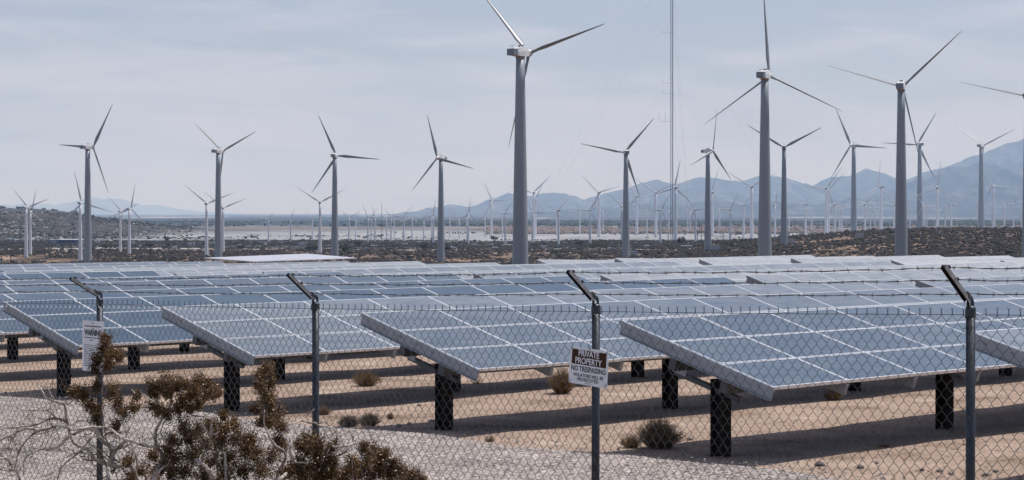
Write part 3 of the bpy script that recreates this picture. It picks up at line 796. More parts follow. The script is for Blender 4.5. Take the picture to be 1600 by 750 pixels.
# woven wire: every wire a zigzag, neighbours mirrored, knuckled and twisted at the top
W_, V_ = .0385, .0475
n0, n1 = -1.45, 4.2
cols = int((n1 - n0) * 3.0406 / W_)
b = MB(); rr = random.Random(5)
for i in range(cols):
    nn0 = n0 + i * W_ / 3.0406; nn1 = nn0 + W_ / 3.0406
    topz = mesh_top((nn0 + nn1) / 2) - .012
    gx = fence_pt(nn0); bot = gz(gx.x, gx.y) + .03
    cnt_ = int((topz - bot) / V_)
    pts = []
    for j in range(cnt_ + 1):
        z = topz - .035 - j * V_
        right = (j + i) % 2 == 0
        n_ = nn1 if right else nn0
        w1 = fbm(n_ * 1.3, z * 1.1, 3); w2 = fbm(n_ * 5 + 40, z * 4, 2)
        n_ += (.006 * w1 + .0012 * w2) + rr.uniform(-.0004, .0004)
        zz = z + .014 * w1
        off = .012 * fbm(n_ * .8 + 9, z * .9, 2) + (.0016 if (right ^ (i % 2 == 0)) else -.0016)
        pts.append(fence_pt(n_, zz, off))
    # keep only the wire that can come into the picture
    pts = [p for p in pts if HY + (CH - p.z) * F / p.y < 800]
    pp_ = []
    for p in pts: pp_ += [p + Vector((0, 0, .0055)), p - Vector((0, 0, .0055))]
    if len(pts) > 1: b.tube([floc(p) for p in pp_], .0021, 3, cap=False)
    # twisted top where two wires meet
    if (0 + i) % 2 == 0:
        c = pts[0]; tpz = c + Vector((0, 0, .026 + rr.uniform(-.003, .003)))
        b.tube([floc(c + Vector((0, 0, -.004))), floc(c + Vector((0, 0, .012)) + FU * .002), floc(tpz)], .0030, 4)
        b.tube([floc(tpz), floc(tpz + FU * rr.uniform(.006, .012) + Vector((0, 0, .013)))], .0017, 3)
        b.tube([floc(tpz), floc(tpz - FU * rr.uniform(.006, .012) + Vector((0, 0, .013)))], .0017, 3)
o = b.build('chain_link_mesh', M['wire'], fence); o['kind'] = 'stuff'
# tension wire below the top
b = MB(); pts = []
for n_ in np.arange(-1.4, 4.1, .05): pts.append(floc(fence_pt(n_, mesh_top(n_) - .052 - .004 * math.sin(n_ * math.pi) ** 2, -.004)))
b.tube(pts, .0021, 4); b.build('tension_wire', M['wire'], fence)
# barbed strands
for si, f in enumerate((.09, .45, .86)):
    b = MB(); rr = random.Random(90 + si); line = []
    ns_ = sorted(TIPZ)
    for a_, c_ in zip(ns_[:-1], ns_[1:]):
        pa = TIPZ[a_] * (1 - f) + fence_pt(a_, mesh_top(a_) + .045, -.002) * f; pc = TIPZ[c_] * (1 - f) + fence_pt(c_, mesh_top(c_) + .045, -.002) * f
        for j in range(60):
            u_ = j / 60; line.append(pa.lerp(pc, u_) + Vector((0, 0, -.012 * 4 * u_ * (1 - u_) + .0025 * math.sin(j * .7 + si))))
    for sgn in (0, math.pi):
        b.tube([floc(p + Vector((0, 0, .0019 * math.cos(i * 1.1 + sgn))) + FN * .0019 * math.sin(i * 1.1 + sgn)) for i, p in enumerate(line)], .0019, 4)
    dist = 0; nxt = .05
    for p, q_ in zip(line[:-1], line[1:]):
        dist += (q_ - p).length
        if dist > nxt:
            nxt += .125 + rr.uniform(-.012, .012); c = q_
            a0 = rr.uniform(0, 3.14)
            for a_ in (a0, a0 + 1.4, a0 + 3.0, a0 + 4.5):
                d_ = FN * math.cos(a_) + Vector((0, 0, 1)) * math.sin(a_)
                sx_ = FU * rr.uniform(-.008, .008)
                b.tube([floc(c + sx_ * .3), floc(c + d_ * .019 + sx_)], [.0019, .0010], 3)
            b.tube([floc(c - FU * .009), floc(c + FU * .009)], .0048, 5)
    b.build('barbed_wire', M['rwire'], fence)

# ------------------------------------------------------------------ signs
def text(body, size, parent, loc, m, sx=1.0, bold=0.0, name='lettering'):
    cu = bpy.data.curves.new(name, 'FONT'); cu.body = body; cu.size = size; cu.align_x = 'CENTER'; cu.align_y = 'CENTER'
    cu.offset = bold; cu.extrude = .0006; cu.resolution_u = 3; cu.materials.append(m)
    tmp = bpy.data.objects.new('tmp', cu); COL.objects.link(tmp)
    dg = bpy.context.evaluated_depsgraph_get(); me = bpy.data.meshes.new_from_object(tmp.evaluated_get(dg))
    bpy.data.objects.remove(tmp)
    me.name = name
    o = link(name, me, parent, loc); o.scale = (sx, 1, 1)
    return o
def sign_frame(pos, roll):
    X = FU; Z = Vector((0, 0, 1)); Y = FN                  # local x along the fence, local y up, local z towards the viewer
    m3 = Matrix((X, Z, FN)).transposed() @ Matrix.Rotation(roll, 3, 'Z')
    return m3.to_euler()
def plate(w_, h_, name, parent, holes=True):
    b = MB(); r_ = .012; out = []
    for cx_, cy_, a0 in ((w_ / 2 - r_, h_ / 2 - r_, 0), (-w_ / 2 + r_, h_ / 2 - r_, 90), (-w_ / 2 + r_, -h_ / 2 + r_, 180), (w_ / 2 - r_, -h_ / 2 + r_, 270)):
        for k_ in range(4): out.append((cx_ + r_ * math.cos(R(a0 + 30 * k_)), cy_ + r_ * math.sin(R(a0 + 30 * k_))))
    n = len(out); vs = [(x, y, -.002) for x, y in out] + [(x, y, .0) for x, y in out]
    b.add(vs, [tuple(range(n))[::-1], tuple(range(n, 2 * n))] + [(i, (i + 1) % n, n + (i + 1) % n, n + i) for i in range(n)])
    return b.build(name, M['white'], parent)
sp = at(919.5, 573.5, 14.67)
sg1 = empty('warning_sign', sp, 0, label='white and brown PRIVATE PROPERTY NO TRESPASSING sign wired to the fence', cat='sign')
sg1.rotation_euler = sign_frame(sp, R(-3.8))
plate(.365, .258, 'sign_plate', sg1)
b = MB(); b.box((.002, .0605, .0008), (.325, .103, .0016)); b.build('brown_header', M['brown'], sg1)
def fit(body, size, y, width, m, bold, z=.0008):
    o = text(body, size, sg1, (0, y, z), m, 1, bold)
    xs_ = [v.co.x for v in o.data.vertices]; o.scale.x = width / (max(xs_) - min(xs_))
    o.location.x = -(max(xs_) + min(xs_)) / 2 * o.scale.x; return o
fit('PRIVATE', .060, .087, .195, M['white'], .0009, .002)
fit('PROPERTY', .060, .035, .25, M['white'], .0009, .002)
fit('NO TRESPASSING', .050, -.022, .325, M['black'], .0010)
fit('VIOLATORS WILL BE', .032, -.066, .285, M['black'], .0005)
fit('PROSECUTED', .032, -.095, .20, M['black'], .0005)
b = MB(); b.box((0, -.117, .0006), (.06, .003, .0008)); b.build('small_print', M['black'], sg1)
for x, y in ((-.168, .115), (.168, .115), (-.168, -.115), (.168, -.115), (0, .117)):
    b = MB(); b.tube([(x, y - .008, .003), (x + .004, y + .004, .008), (x, y + .02, -.006)], .0022, 4); b.build('tie_wire', M['pile'], sg1)
sp = at(145, 541, 18.95)
sg2 = empty('warning_sign', sp, 0, label='tall white WARNING sign half hidden by brown twigs on the left fence post', cat='sign')
sg2.rotation_euler = sign_frame(sp, R(-.6))
plate(.335, .455, 'sign_plate', sg2)
text('WARNING', .072, sg2, (.0, .118, .0008), M['black'], .76, .0028)
b = MB()
b.box((.0, .208, .0006), (.045, .006, .001)); b.box((0, .178, .0006), (.26, .009, .001)); b.box((0, .155, .0006), (.02, .009, .001))
b.box((-.0, .074, .0006), (.26, .007, .001)); b.box((-.02, .052, .0006), (.05, .007, .001))
rr = random.Random(3)
for i in range(13):
    y = .008 - i * .0155; x = -.135
    while x < .12:
        l_ = rr.uniform(.02, .07); l_ = min(l_, .135 - x); b.box((x + l_ / 2, y, .0006), (l_, .0055, .001)); x += l_ + .012
b.build('small_print', M['black'], sg2)

# ------------------------------------------------------------------ twisted dry shrubs in front of the fence
def fence_depth(px):                                 # depth of the fence plane seen at a column
    a_ = (px - 800) / F
    return (P0.y + P0.x) / (1 + a_)                  # fence runs almost exactly along x + y = const
def pz(px, base, seed, amp=.35):
    return min(fence_depth(px) - .25, base + amp * 2 * float(vnoise(px / 23.0 + seed, seed * 3.1)))
def smooth(pts, n=5):
    out_ = []
    P = [pts[0]] + pts + [pts[-1]]
    for i in range(1, len(P) - 2):
        for j in range(n):
            t = j / n; a_, b_, c_, d_ = P[i - 1], P[i], P[i + 1], P[i + 2]
            out_.append(.5 * ((2 * b_) + (c_ - a_) * t + (2 * a_ - 5 * b_ + 4 * c_ - d_) * t * t + (3 * b_ - a_ - 3 * c_ + d_) * t * t * t))
    out_.append(pts[-1]); return out_
def branch(root, px_pts, w0, w1, seed, depth, m='branch', twigs=6, sides=7):
    """px_pts from thick to thin end, w0/w1 widths in photograph pixels"""
    pts = [at(x, y, pz(x, depth, seed)) for x, y in px_pts]
    pts = smooth(pts)
    rr = random.Random(int(seed * 1000))
    n = len(pts)
    pts = [p + Vector((rr.uniform(-1, 1), rr.uniform(-1, 1), rr.uniform(-1, 1))) * .0035 for p in pts]
    rad = [((w0 + (w1 - w0) * (i / (n - 1)) ** .8) * depth / F / 2) * 1.02 * rr.uniform(.88, 1.12) for i in range(n)]
    b = MB(); b.tube([p - root.location for p in pts], rad, sides)
    o = b.build('branch', M[m], root, True)
    if twigs:
        b = MB()
        for _ in range(twigs):
            i = rr.randrange(n // 4, n); twig(b, pts[i] - root.location, rr, rr.uniform(.1, .34), max(.0012, rad[i] * .32), 2)
        b.build('twig', M['twig'], o)['kind'] = 'stuff'
    return pts
def twig(b, p, rr, ln, r0, lev, d=None):
    d = d or Vector((rr.uniform(-1, 1), rr.uniform(-.6, .6), rr.uniform(-.8, 1))).normalized()
    pts = [p.copy()]; n = 6
    for i in range(n):
        d = (d + Vector((rr.uniform(-.4, .4), rr.uniform(-.3, .3), rr.uniform(-.42, .36)))).normalized()
        pts.append(pts[-1] + d * ln / n)
        if lev > 0 and rr.random() < .5: twig(b, pts[-1], rr, ln * rr.uniform(.35, .7), r0 * .6, lev - 1)
    b.tube(pts, [r0 * (1 - .7 * i / n) for i in range(n + 1)], 4)
def leaves(root, clumps, depth, seed, dens=1.0):
    """clumps: (px, py, radius in px) ; small folded leaf faces spread through each clump around short twigs"""
    rr = random.Random(seed); b = MB(); tb_ = MB()
    for (px, py, rpx) in clumps:
        c = at(px, py, pz(px, depth, seed * .37, .25)); rad = rpx * 1.12 * depth / F
        nst = int(9 + rpx * .9)
        for s_i in range(nst):
            d = Vector((rr.gauss(0, 1), rr.gauss(0, 1), rr.gauss(0, 1))).normalized()
            l_ = rad * (.25 + 1.15 * rr.random() ** 1.2)
            p0 = c + d * l_ * .15; p1 = c + d * l_ + Vector((0, 0, rr.uniform(-.02, .05)))
            mid = (p0 + p1) / 2 + Vector((rr.uniform(-1, 1), rr.uniform(-1, 1), rr.uniform(-1, 1))) * rad * .15
            tb_.tube([p0 - root.location, mid - root.location, p1 - root.location], [.0022, .0016, .0008], 3)
            nl = int(rr.uniform(.6, 1.3) * 40 * dens)
            for _ in range(nl):
                u_ = rr.random() ** .7
                q0 = (p0.lerp(mid, u_ * 2) if u_ < .5 else mid.lerp(p1, u_ * 2 - 1))
                q0 = q0 + Vector((rr.gauss(0, 1), rr.gauss(0, 1), rr.gauss(0, 1))) * .016
                a_ = Vector((rr.gauss(0, 1), rr.gauss(0, 1), rr.gauss(0, 1))).normalized(); e_ = a_.orthogonal().normalized()
                s1 = rr.uniform(.0055, .0098); s2 = s1 * rr.uniform(.4, .6); q0 = q0 - root.location
                b.add([q0, q0 + a_ * s1 + e_ * s2, q0 + a_ * s1 * 2, q0 + a_ * s1 - e_ * s2], [(0, 1, 2, 3)], 1 if rr.random() < .10 else 0)
    o = b.build('foliage', [M['leaf'], M['leaf2']], root); o['kind'] = 'stuff'
    tb_.build('twig', M['twig'], root)['kind'] = 'stuff'

def shrub(px, depth, label):
    p = at(px, 850, depth); p.z = gz(p.x, p.y) - .03
    return empty('desert_shrub', p, 0, label=label, cat='shrub')
# left: mostly bare twisted limbs
DL = 16.6
s1 = shrub(215, DL, 'bare twisted shrub at bottom left with bleached limbs reaching over the road')
def bp(root, *a, **k): return branch(root, *a, **k)
base1 = (222, 862)
br = [
 ([base1, (226, 800), (218, 762), (213, 750), (208, 733), (202, 726), (190, 728), (172, 725), (160, 723), (148, 717), (138, 703), (120, 695), (111, 684), (104, 655), (101, 634), (92, 629), (80, 625), (70, 620), (66, 610), (58, 602)], 9.5, 1.6, 8),
 ([(101, 632), (106, 631), (114, 626)], 1.8, .9, 0),
 ([(86, 627), (80, 617), (76, 608), (68, 600)], 2.0, .8, 2),
 ([(104, 660), (98, 656), (88, 654), (76, 655), (60, 662), (40, 666), (20, 668), (6, 668), (-12, 660)], 4.6, 1.6, 7),
 ([(107, 668), (94, 665), (84, 667), (76, 670), (60, 672), (48, 670), (36, 671), (20, 678), (0, 688), (-20, 700)], 4.4, 1.8, 8),
 ([(64, 672), (52, 678), (40, 690), (30, 704), (26, 718), (24, 730)], 3.0, 1.0, 6),
 ([(112, 676), (100, 690), (90, 698), (80, 702), (68, 702), (56, 703), (40, 709), (28, 718), (24, 735)], 4.0, 1.0, 7),
 ([(62, 703), (48, 709), (40, 715), (37, 728), (37, 744)], 2.4, .9, 5),
 ([(114, 679), (128, 672), (142, 668), (150, 671), (156, 684), (168, 694), (177, 700), (174, 715), (170, 733), (176, 760), (200, 800), base1], 3.6, 7.5, 7),
 ([(196, 688), (188, 697), (180, 705), (172, 722)], 5.0, 3.0, 4),
 ([(114, 664), (122, 658), (132, 657), (142, 662), (150, 666)], 1.6, .8, 3),
 ([(146, 676), (138, 690), (124, 706), (112, 716), (100, 726), (92, 740), (88, 762)], 3.2, 1.6, 9),
 ([(132, 686), (150, 700), (166, 706), (184, 712), (188, 722)], 1.8, .8, 4),
 ([(183, 725), (190, 719), (200, 722), (210, 732)], 2.4, 2.0, 2),
 ([(-14, 712), (0, 716), (10, 718), (18, 727), (20, 735)], 3.6, 2.2, 3),
 ([(16, 734), (24, 735), (30, 748), (34, 775)], 3.8, 3.0, 3),
 ([(168, 731), (172, 745), (182, 770), (205, 812), base1], 4.2, 6.5, 3),
]
for i, (pts, w0, w1, tw_) in enumerate(br): branch(s1, pts, w0 * 1.22, w1 * 1.25, 1.0 + i * .37, DL, twigs=tw_ + 2)
leaves(s1, [(130, 618, 17), (140, 634, 13), (118, 612, 12), (150, 605, 9), (176, 614, 15), (184, 630, 11), (150, 655, 9), (190, 646, 15), (180, 668, 13), (168, 560, 10), (160, 545, 15), (153, 562, 14), (176, 553, 15),
            (200, 722, 10), (222, 738, 13), (244, 745, 14), (205, 748, 10), (168, 573, 13), (150, 578, 9), (164, 530, 9), (187, 560, 8), (152, 640, 8), (210, 640, 10), (215, 620, 6)], DL, 3)
branch(s1, [(214, 780), (200, 745), (170, 700), (163, 666), (160, 640), (160, 602), (163, 580), (166, 560), (163, 540)], 3.4, .9, 9.1, DL, twigs=6)
branch(s1, [(232, 700), (222, 690), (210, 697), (198, 684), (200, 672), (207, 668), (217, 674), (221, 684)], 1.8, .9, 9.5, DL, twigs=3)
branch(s1, [(178, 668), (184, 656), (190, 648), (200, 650), (212, 660)], 1.8, .8, 9.7, DL, twigs=3)
branch(s1, [(212, 742), (214, 722), (208, 704), (200, 697), (197, 684), (203, 673)], 3.0, 1.6, 9.9, DL, twigs=3)
# middle: leafy crown with pale stems
DM = 15.6
s2 = shrub(300, DM, 'dense brown leafed shrub at bottom centre left with pale bent stems')
b2 = (296, 858)
br = [
 ([b2, (262, 790), (240, 752), (253, 722), (252, 709), (245, 697), (243, 687), (244, 671), (250, 660), (254, 653), (258, 646), (267, 633), (268, 622), (267, 612)], 8.5, 3.0, 6),
 ([(267, 613), (273, 609), (280, 608), (286, 611)], 2.2, 1.0, 2),
 ([(256, 650), (250, 636), (242, 629), (233, 623), (226, 618), (220, 613)], 3.4, 1.4, 3),
 ([(211, 615), (208, 611), (205, 609)], 1.8, 1.2, 0),
 ([(268, 635), (276, 639), (286, 639)], 1.8, .9, 2),
 ([b2, (326, 790), (334, 757), (329, 742), (320, 727), (309, 721), (296, 715), (284, 709), (270, 701), (258, 697), (243, 698), (225, 696), (210, 690), (194, 686), (184, 679), (172, 671), (160, 668), (150, 667), (128, 669), (112, 672)], 6.2, 3.2, 7),
 ([(240, 704), (225, 700), (212, 698), (201, 692)], 2.2, 1.2, 2),
 ([b2, (330, 800), (339, 762), (340, 740), (339, 712), (336, 694), (331, 680), (330, 662)], 5.4, 3.4, 3),
 ([b2, (345, 800), (354, 760), (353, 745), (352, 722), (352, 712), (345, 702), (336, 692), (328, 680), (321, 671), (316, 662), (310, 658), (296, 649)], 5.2, 2.0, 6),
 ([(320, 667), (318, 660), (322, 655), (330, 656), (341, 656)], 2.2, 1.2, 3),
 ([(354, 717), (362, 715), (368, 711), (376, 702), (377, 696), (372, 691), (366, 690)], 2.8, 1.0, 4),
 ([(340, 746), (332, 736), (318, 728), (300, 726)], 2.0, 1.0, 2),
 ([(300, 650), (314, 650), (326, 654), (338, 657)], 2.8, 1.8, 2),
 ([(256, 690), (252, 678), (253, 668), (258, 656)], 2.0, 1.2, 2),
 ([(331, 724), (322, 708), (316, 692), (310, 680)], 1.8, 1.0, 4),
 ([(238, 760), (246, 742), (254, 730), (262, 727)], 5.0, 2.0, 3),
 ([(286, 740), (290, 728), (296, 740), (306, 752)], 2.5, 1.6, 3),
 ([b2, (400, 800), (428, 756), (436, 735), (446, 717), (443, 704), (432, 697), (421, 684), (418, 676), (412, 662), (413, 641)], 6.0, 1.8, 8),
 ([(420, 690), (430, 684), (438, 676), (436, 668)], 1.6, .8, 3),
]
for i, (pts, w0, w1, tw_) in enumerate(br): branch(s2, pts, w0, w1, 20.0 + i * .41, DM, twigs=tw_)
leaves(s2, [(245, 606, 14), (258, 600, 12), (240, 616, 10), (276, 606, 10), (288, 602, 7), (262, 618, 8), (312, 598, 12), (325, 605, 14), (330, 618, 12), (318, 622, 10), (305, 612, 9), (340, 615, 8), (310, 632, 9), (284, 626, 8), (296, 622, 7),
            (278, 642, 12), (262, 648, 9), (296, 640, 9), (250, 645, 8), (240, 636, 8), (418, 575, 10), (410, 588, 13), (422, 600, 12), (404, 604, 10), (414, 620, 15), (425, 634, 15), (434, 650, 14), (422, 658, 14), (440, 668, 12),
            (330, 668, 16), (310, 672, 14), (350, 672, 14), (365, 665, 9), (296, 690, 15), (320, 695, 18), (345, 690, 18), (368, 690, 20), (392, 688, 18), (384, 705, 22), (400, 712, 20), (355, 715, 20), (330, 722, 18),
            (300, 715, 16), (275, 720, 16), (262, 708, 12), (290, 740, 20), (320, 745, 22), (350, 745, 22), (380, 738, 24), (410, 738, 22), (268, 742, 12), (425, 715, 12), (435, 690, 10), (250, 735, 12),
            (340, 780, 24), (300, 775, 20), (385, 775, 24), (270, 690, 10), (285, 668, 10), (410, 660, 10), (400, 640, 9), (445, 745, 14), (350, 650, 8), (240, 712, 8), (258, 728, 9), (440, 700, 10)], DM, 5, 1.05)
# right: low arching limbs
DR = 14.6
s3 = shrub(470, DR, 'low brown shrub left of the second fence post with arching pale branches')
b3 = (470, 856)
br = [
 ([b3, (430, 790), (432, 755), (444, 743), (456, 736), (468, 731), (480, 726), (490, 721), (500, 714), (506, 709), (511, 702), (517, 696), (524, 698), (538, 697), (546, 695), (551, 691), (551.5, 680)], 6.6, 2.6, 5),
 ([(508, 712), (514, 713), (522, 713), (530, 711), (537, 707), (544, 701), (549, 695)], 3.6, 2.4, 5),
 ([(552, 694), (562, 694), (570, 695), (578, 702), (584, 709), (588, 716)], 2.6, 1.0, 5),
 ([(540, 706), (548, 709), (552, 714), (550, 726), (551, 742), (552, 765)], 2.6, 1.4, 4),
 ([(554, 698), (562, 707), (566, 720), (568, 735), (570, 760)], 2.4, 1.2, 4),
 ([(456, 722), (455, 710), (452, 698), (449, 686), (447, 674), (449, 665), (456, 662), (463, 660), (470, 656), (478, 651), (484, 645), (491, 640)], 4.2, 1.8, 3),
 ([(472, 657), (482, 660), (492, 661), (500, 666), (512, 667), (521, 670), (526, 677), (526, 692)], 2.6, 2.2, 4),
 ([(505, 670), (507, 679), (503, 688)], 1.4, .8, 2),
 ([(514, 690), (519, 691), (520, 698)], 2.0, 1.4, 1),
 ([(500, 712), (490, 702), (478, 695), (468, 690)], 1.6, .8, 4),
 ([(452, 728), (460, 723), (470, 723), (480, 724)], 2.0, 1.0, 2),
 ([(562, 702), (574, 712), (586, 722)], 1.3, .8, 3),
]
for i, (pts, w0, w1, tw_) in enumerate(br): branch(s3, pts, w0, w1, 40.0 + i * .43, DR, twigs=tw_)
leaves(s3, [(476, 690, 13), (488, 690, 14), (498, 697, 12), (482, 704, 14), (496, 708, 12), (470, 698, 8), (470, 722, 12), (486, 734, 16), (504, 730, 16), (520, 738, 18), (500, 748, 18), (470, 745, 18), (535, 748, 16),
            (586, 708, 10), (580, 716, 14), (592, 720, 14), (572, 728, 16), (596, 736, 18), (582, 745, 20), (560, 742, 14), (612, 726, 8), (610, 742, 14), (634, 744, 9), (648, 747, 10), (660, 752, 8), (450, 740, 12),
            (520, 720, 8), (545, 735, 10), (520, 700, 8), (508, 745, 16), (462, 735, 12), (570, 700, 6), (600, 712, 9), (622, 738, 10), (552, 725, 8), (500, 780, 22), (560, 778, 24), (620, 775, 20)], DR, 9, 1.05)

# ------------------------------------------------------------------ dry weeds on the sand
def weed(px, py, wpx, hpx, m, label, seed, n=420, droop=.3, grp=None):
    """py = foot row"""
    zs = np.linspace(12, 70, 900); xs = (px - 800) / F * zs
    yy = HY + (CH - ground(xs, zs, False)) * F / zs
    z = float(zs[np.argmin(abs(yy - py))]); x = (px - 800) / F * z
    rr = random.Random(seed); b = MB(); wd = wpx * z / F / 2; ht = hpx * z / F
    for i in range(n):
        a_ = rr.uniform(0, 6.283); rr_ = rr.random() ** .6
        d = Vector((math.cos(a_) * rr_, math.sin(a_) * rr_, 0))
        p0 = d * wd * .3; p2 = d * wd * rr.uniform(.7, 1.05) + Vector((0, 0, ht * math.sqrt(max(.05, 1 - rr_ * rr_ * .85)) * rr.uniform(.55, 1.05)))
        p1 = (p0 + p2) / 2 + Vector((rr.uniform(-1, 1) * wd * .12, rr.uniform(-1, 1) * wd * .12, ht * droop * rr.uniform(0, .5)))
        b.tube([p0, p1, p2], [.0028, .0022, .0012], 3, cap=False)
        for _ in range(3):
            q_ = p1.lerp(p2, rr.random()); e_ = Vector((rr.uniform(-1, 1), rr.uniform(-1, 1), rr.uniform(-.3, 1))) * ht * .13
            b.tube([q_, q_ + e_], [.0016, .0009], 3, cap=False)
    o = b.build('dry_weed', M[m], None)
    o.location = (x, z, gz(x, z) - .01)
    return tag(o, label, 'dry weed', grp or 'dry weeds growing in the sand')
weed(1030, 701, 92, 50, 'weedb', 'round brown tumbleweed between the PRIVATE PROPERTY sign and a black table post', 1, 760)
weed(985, 700, 44, 24, 'weed', 'small golden weed leaning on the left side of the round tumbleweed', 2, 220)
weed(572, 604, 62, 27, 'weed', 'yellowish bushy weed on the sand right of the second fence post', 3, 420)
weed(878, 616, 56, 44, 'weed', 'golden weed just left of the PRIVATE PROPERTY sign', 4, 460)
weed(545, 665, 44, 20, 'weedd', 'dark weed low on the road edge, left one of two', 5, 330)
weed(577, 664, 50, 23, 'weedd', 'dark weed low on the road edge, right one of two', 6, 360)
weed(506, 645, 30, 17, 'weedb', 'small brown weed close right of the second fence post', 7, 200)
weed(1303, 624, 40, 22, 'weed', 'small golden weed in the shade under the front solar table', 8, 240)
weed(776, 699, 22, 8, 'weedb', 'tiny flat brown weed on the gravel road', 9, 120)
weed(766, 690, 26, 12, 'weedb', 'thin pale weed at the gravel edge right of a black post', 10, 60)
weed(610, 652, 14, 12, 'weedb', 'tiny pointed weed right of the two dark road edge weeds', 11, 120)
weed(745, 600, 30, 16, 'weed', 'faint sparse weed on the sand behind the second row posts', 12, 40)
weed(1380, 700, 30, 8, 'weedb', 'flat straw weed in the shade left of the rightmost fence post', 13, 80)

# ------------------------------------------------------------------ stones
def rock_mesh(seed, sub=2):
    import bmesh
    bm = bmesh.new(); bmesh.ops.create_icosphere(bm, subdivisions=sub, radius=1)
    for v in bm.verts:
        k_ = 1 + .35 * mnoise.noise(v.co * 1.3 + Vector((seed * 7.1, 0, 0))) + .12 * mnoise.noise(v.co * 4 + Vector((0, seed * 3.3, 0)))
        v.co = v.co * k_; v.co.z = max(v.co.z, -.45)
    me = bpy.data.meshes.new('stone'); bm.to_mesh(me); bm.free(); return me
rms = []
for i in range(5):
    me = rock_mesh(i); me.materials.append(M['rock']); rms.append(me)
rmd = rock_mesh(9); rmd.materials.append(M['rockd'])
def stone(px, py, wpx, i, label, dark=False, flat=.7):
    zs = np.linspace(12, 60, 900); xs = (px - 800) / F * zs
    z = float(zs[np.argmin(abs(HY + (CH - ground(xs, zs, False)) * F / zs - py))]); x = (px - 800) / F * z
    o = link('stone', rmd if dark else rms[i % 5], None, (x, z, gz(x, z) + .01)); s = wpx * z / F / 2
    o.scale = (s, s * .8, s * flat); o.rotation_euler = (0, 0, i * 1.3)
    return tag(o, label, 'stone', 'loose stones along the road edge')
for i, (px, py, w_, lab, dk) in enumerate([
    (43, 630, 22, 'largest pale boulder beside the leftmost black table post', 0), (8, 628, 18, 'pale flat stone at the left edge of the picture', 0), (67, 634, 12, 'small tan stone right of the pale boulder', 0),
    (205, 640, 22, 'pale flat stone behind the twisted shrub', 0), (92, 637, 9, 'black stone at the foot of the leftmost table post', 1),
    (1282, 731, 17, 'dark rounded stone on the road edge, leftmost of the dark ones', 1), (1345, 734, 14, 'dark stone on the road edge under the rightmost table shadow', 1), (1440, 735, 8, 'small dark stone left of the rightmost fence post', 1),
    (1541, 742, 20, 'pale flat stone just right of the rightmost fence post', 0), (1556, 738, 11, 'brown stone beside the pale flat stone at right', 1), (1469, 736, 13, 'pale stone left of the rightmost fence post', 0),
    (1486, 740, 12, 'pale stone touching the rightmost fence post in the picture', 0), (1078, 690, 11, 'pale stone right of the round tumbleweed', 0), (622, 667, 12, 'pale stone at the gravel edge right of the dark weeds', 0),
    (655, 632, 7, 'small white stone on the sand left of the second table post', 0), (640, 662, 8, 'small pale stone on the gravel edge before the second table post', 0), (1370, 727, 9, 'small pale stone between the dark road edge stones', 0),
    (675, 657, 14, 'pale blue-grey flat stone left of the second table post', 0), (345, 640, 9, 'white stone left foot of the third row post', 0), (372, 642, 11, 'white stone right foot of the third row post', 0)]):
    stone(px, py, w_, i, lab, dk, .45 if 'flat' in lab else .7)
# scattered pebbles: one mass
pb = MB(); rr = random.Random(77)
for i in range(16000):
    z = 15 + 25 * rr.random() ** 1.3; px = rr.uniform(-60, 1660); x = (px - 800) / F * z
    k_, t_ = kt(x, z)
    onroad = t_ < float(edge_w(k_))
    nearedge = abs(t_ - float(edge_w(k_))) < .5
    if not onroad and not nearedge and rr.random() < .62: continue
    s = rr.uniform(.006, .017) * (1.7 if nearedge and rr.random() < .35 else 1)
    zz = gz(x, z) + (.052 if onroad else .0) + s * .2
    a_ = rr.uniform(0, 3); c_, d_ = math.cos(a_), math.sin(a_)
    v = [(s * (c_ * ux - d_ * uy * .7) + x, s * (d_ * ux + c_ * uy * .7) + z, zz + s * uz * .65) for ux, uy, uz in ((1, 0, 0), (.2, 1, .1), (-1, .2, 0), (-.1, -1, .1), (.1, .1, .9), (0, 0, -.6))]
    pb.add(v, [(0, 1, 4), (1, 2, 4), (2, 3, 4), (3, 0, 4), (1, 0, 5), (2, 1, 5), (3, 2, 5), (0, 3, 5)])
o = pb.build('gravel', M['pebble'], None); tag(o, kind='stuff')

cb_ = MB(); rr = random.Random(78)
for i in range(9000):
    z = 19 + 32 * rr.random() ** 1.4; px = rr.uniform(-60, 1660); x = (px - 800) / F * z
    k_, t_ = kt(x, z)
    if t_ < float(edge_w(k_)) + .05 or float(fbm(x * .8, z * .8, 3)) < -.08: continue
    zz = gz(x, z) + .004; a_ = rr.uniform(0, 6.28); l_ = rr.uniform(.015, .07)
    cb_.add([(x, z, zz), (x + l_ * math.cos(a_), z + l_ * math.sin(a_), zz + rr.uniform(0, .03)), (x + .006, z + .008, zz + .008)], [(0, 1, 2)])
o = cb_.build('straw_litter', mat('straw_litter', (.16, .105, .065), .9, var=(.07, .045, .03), scale=3), None); tag(o, kind='stuff')
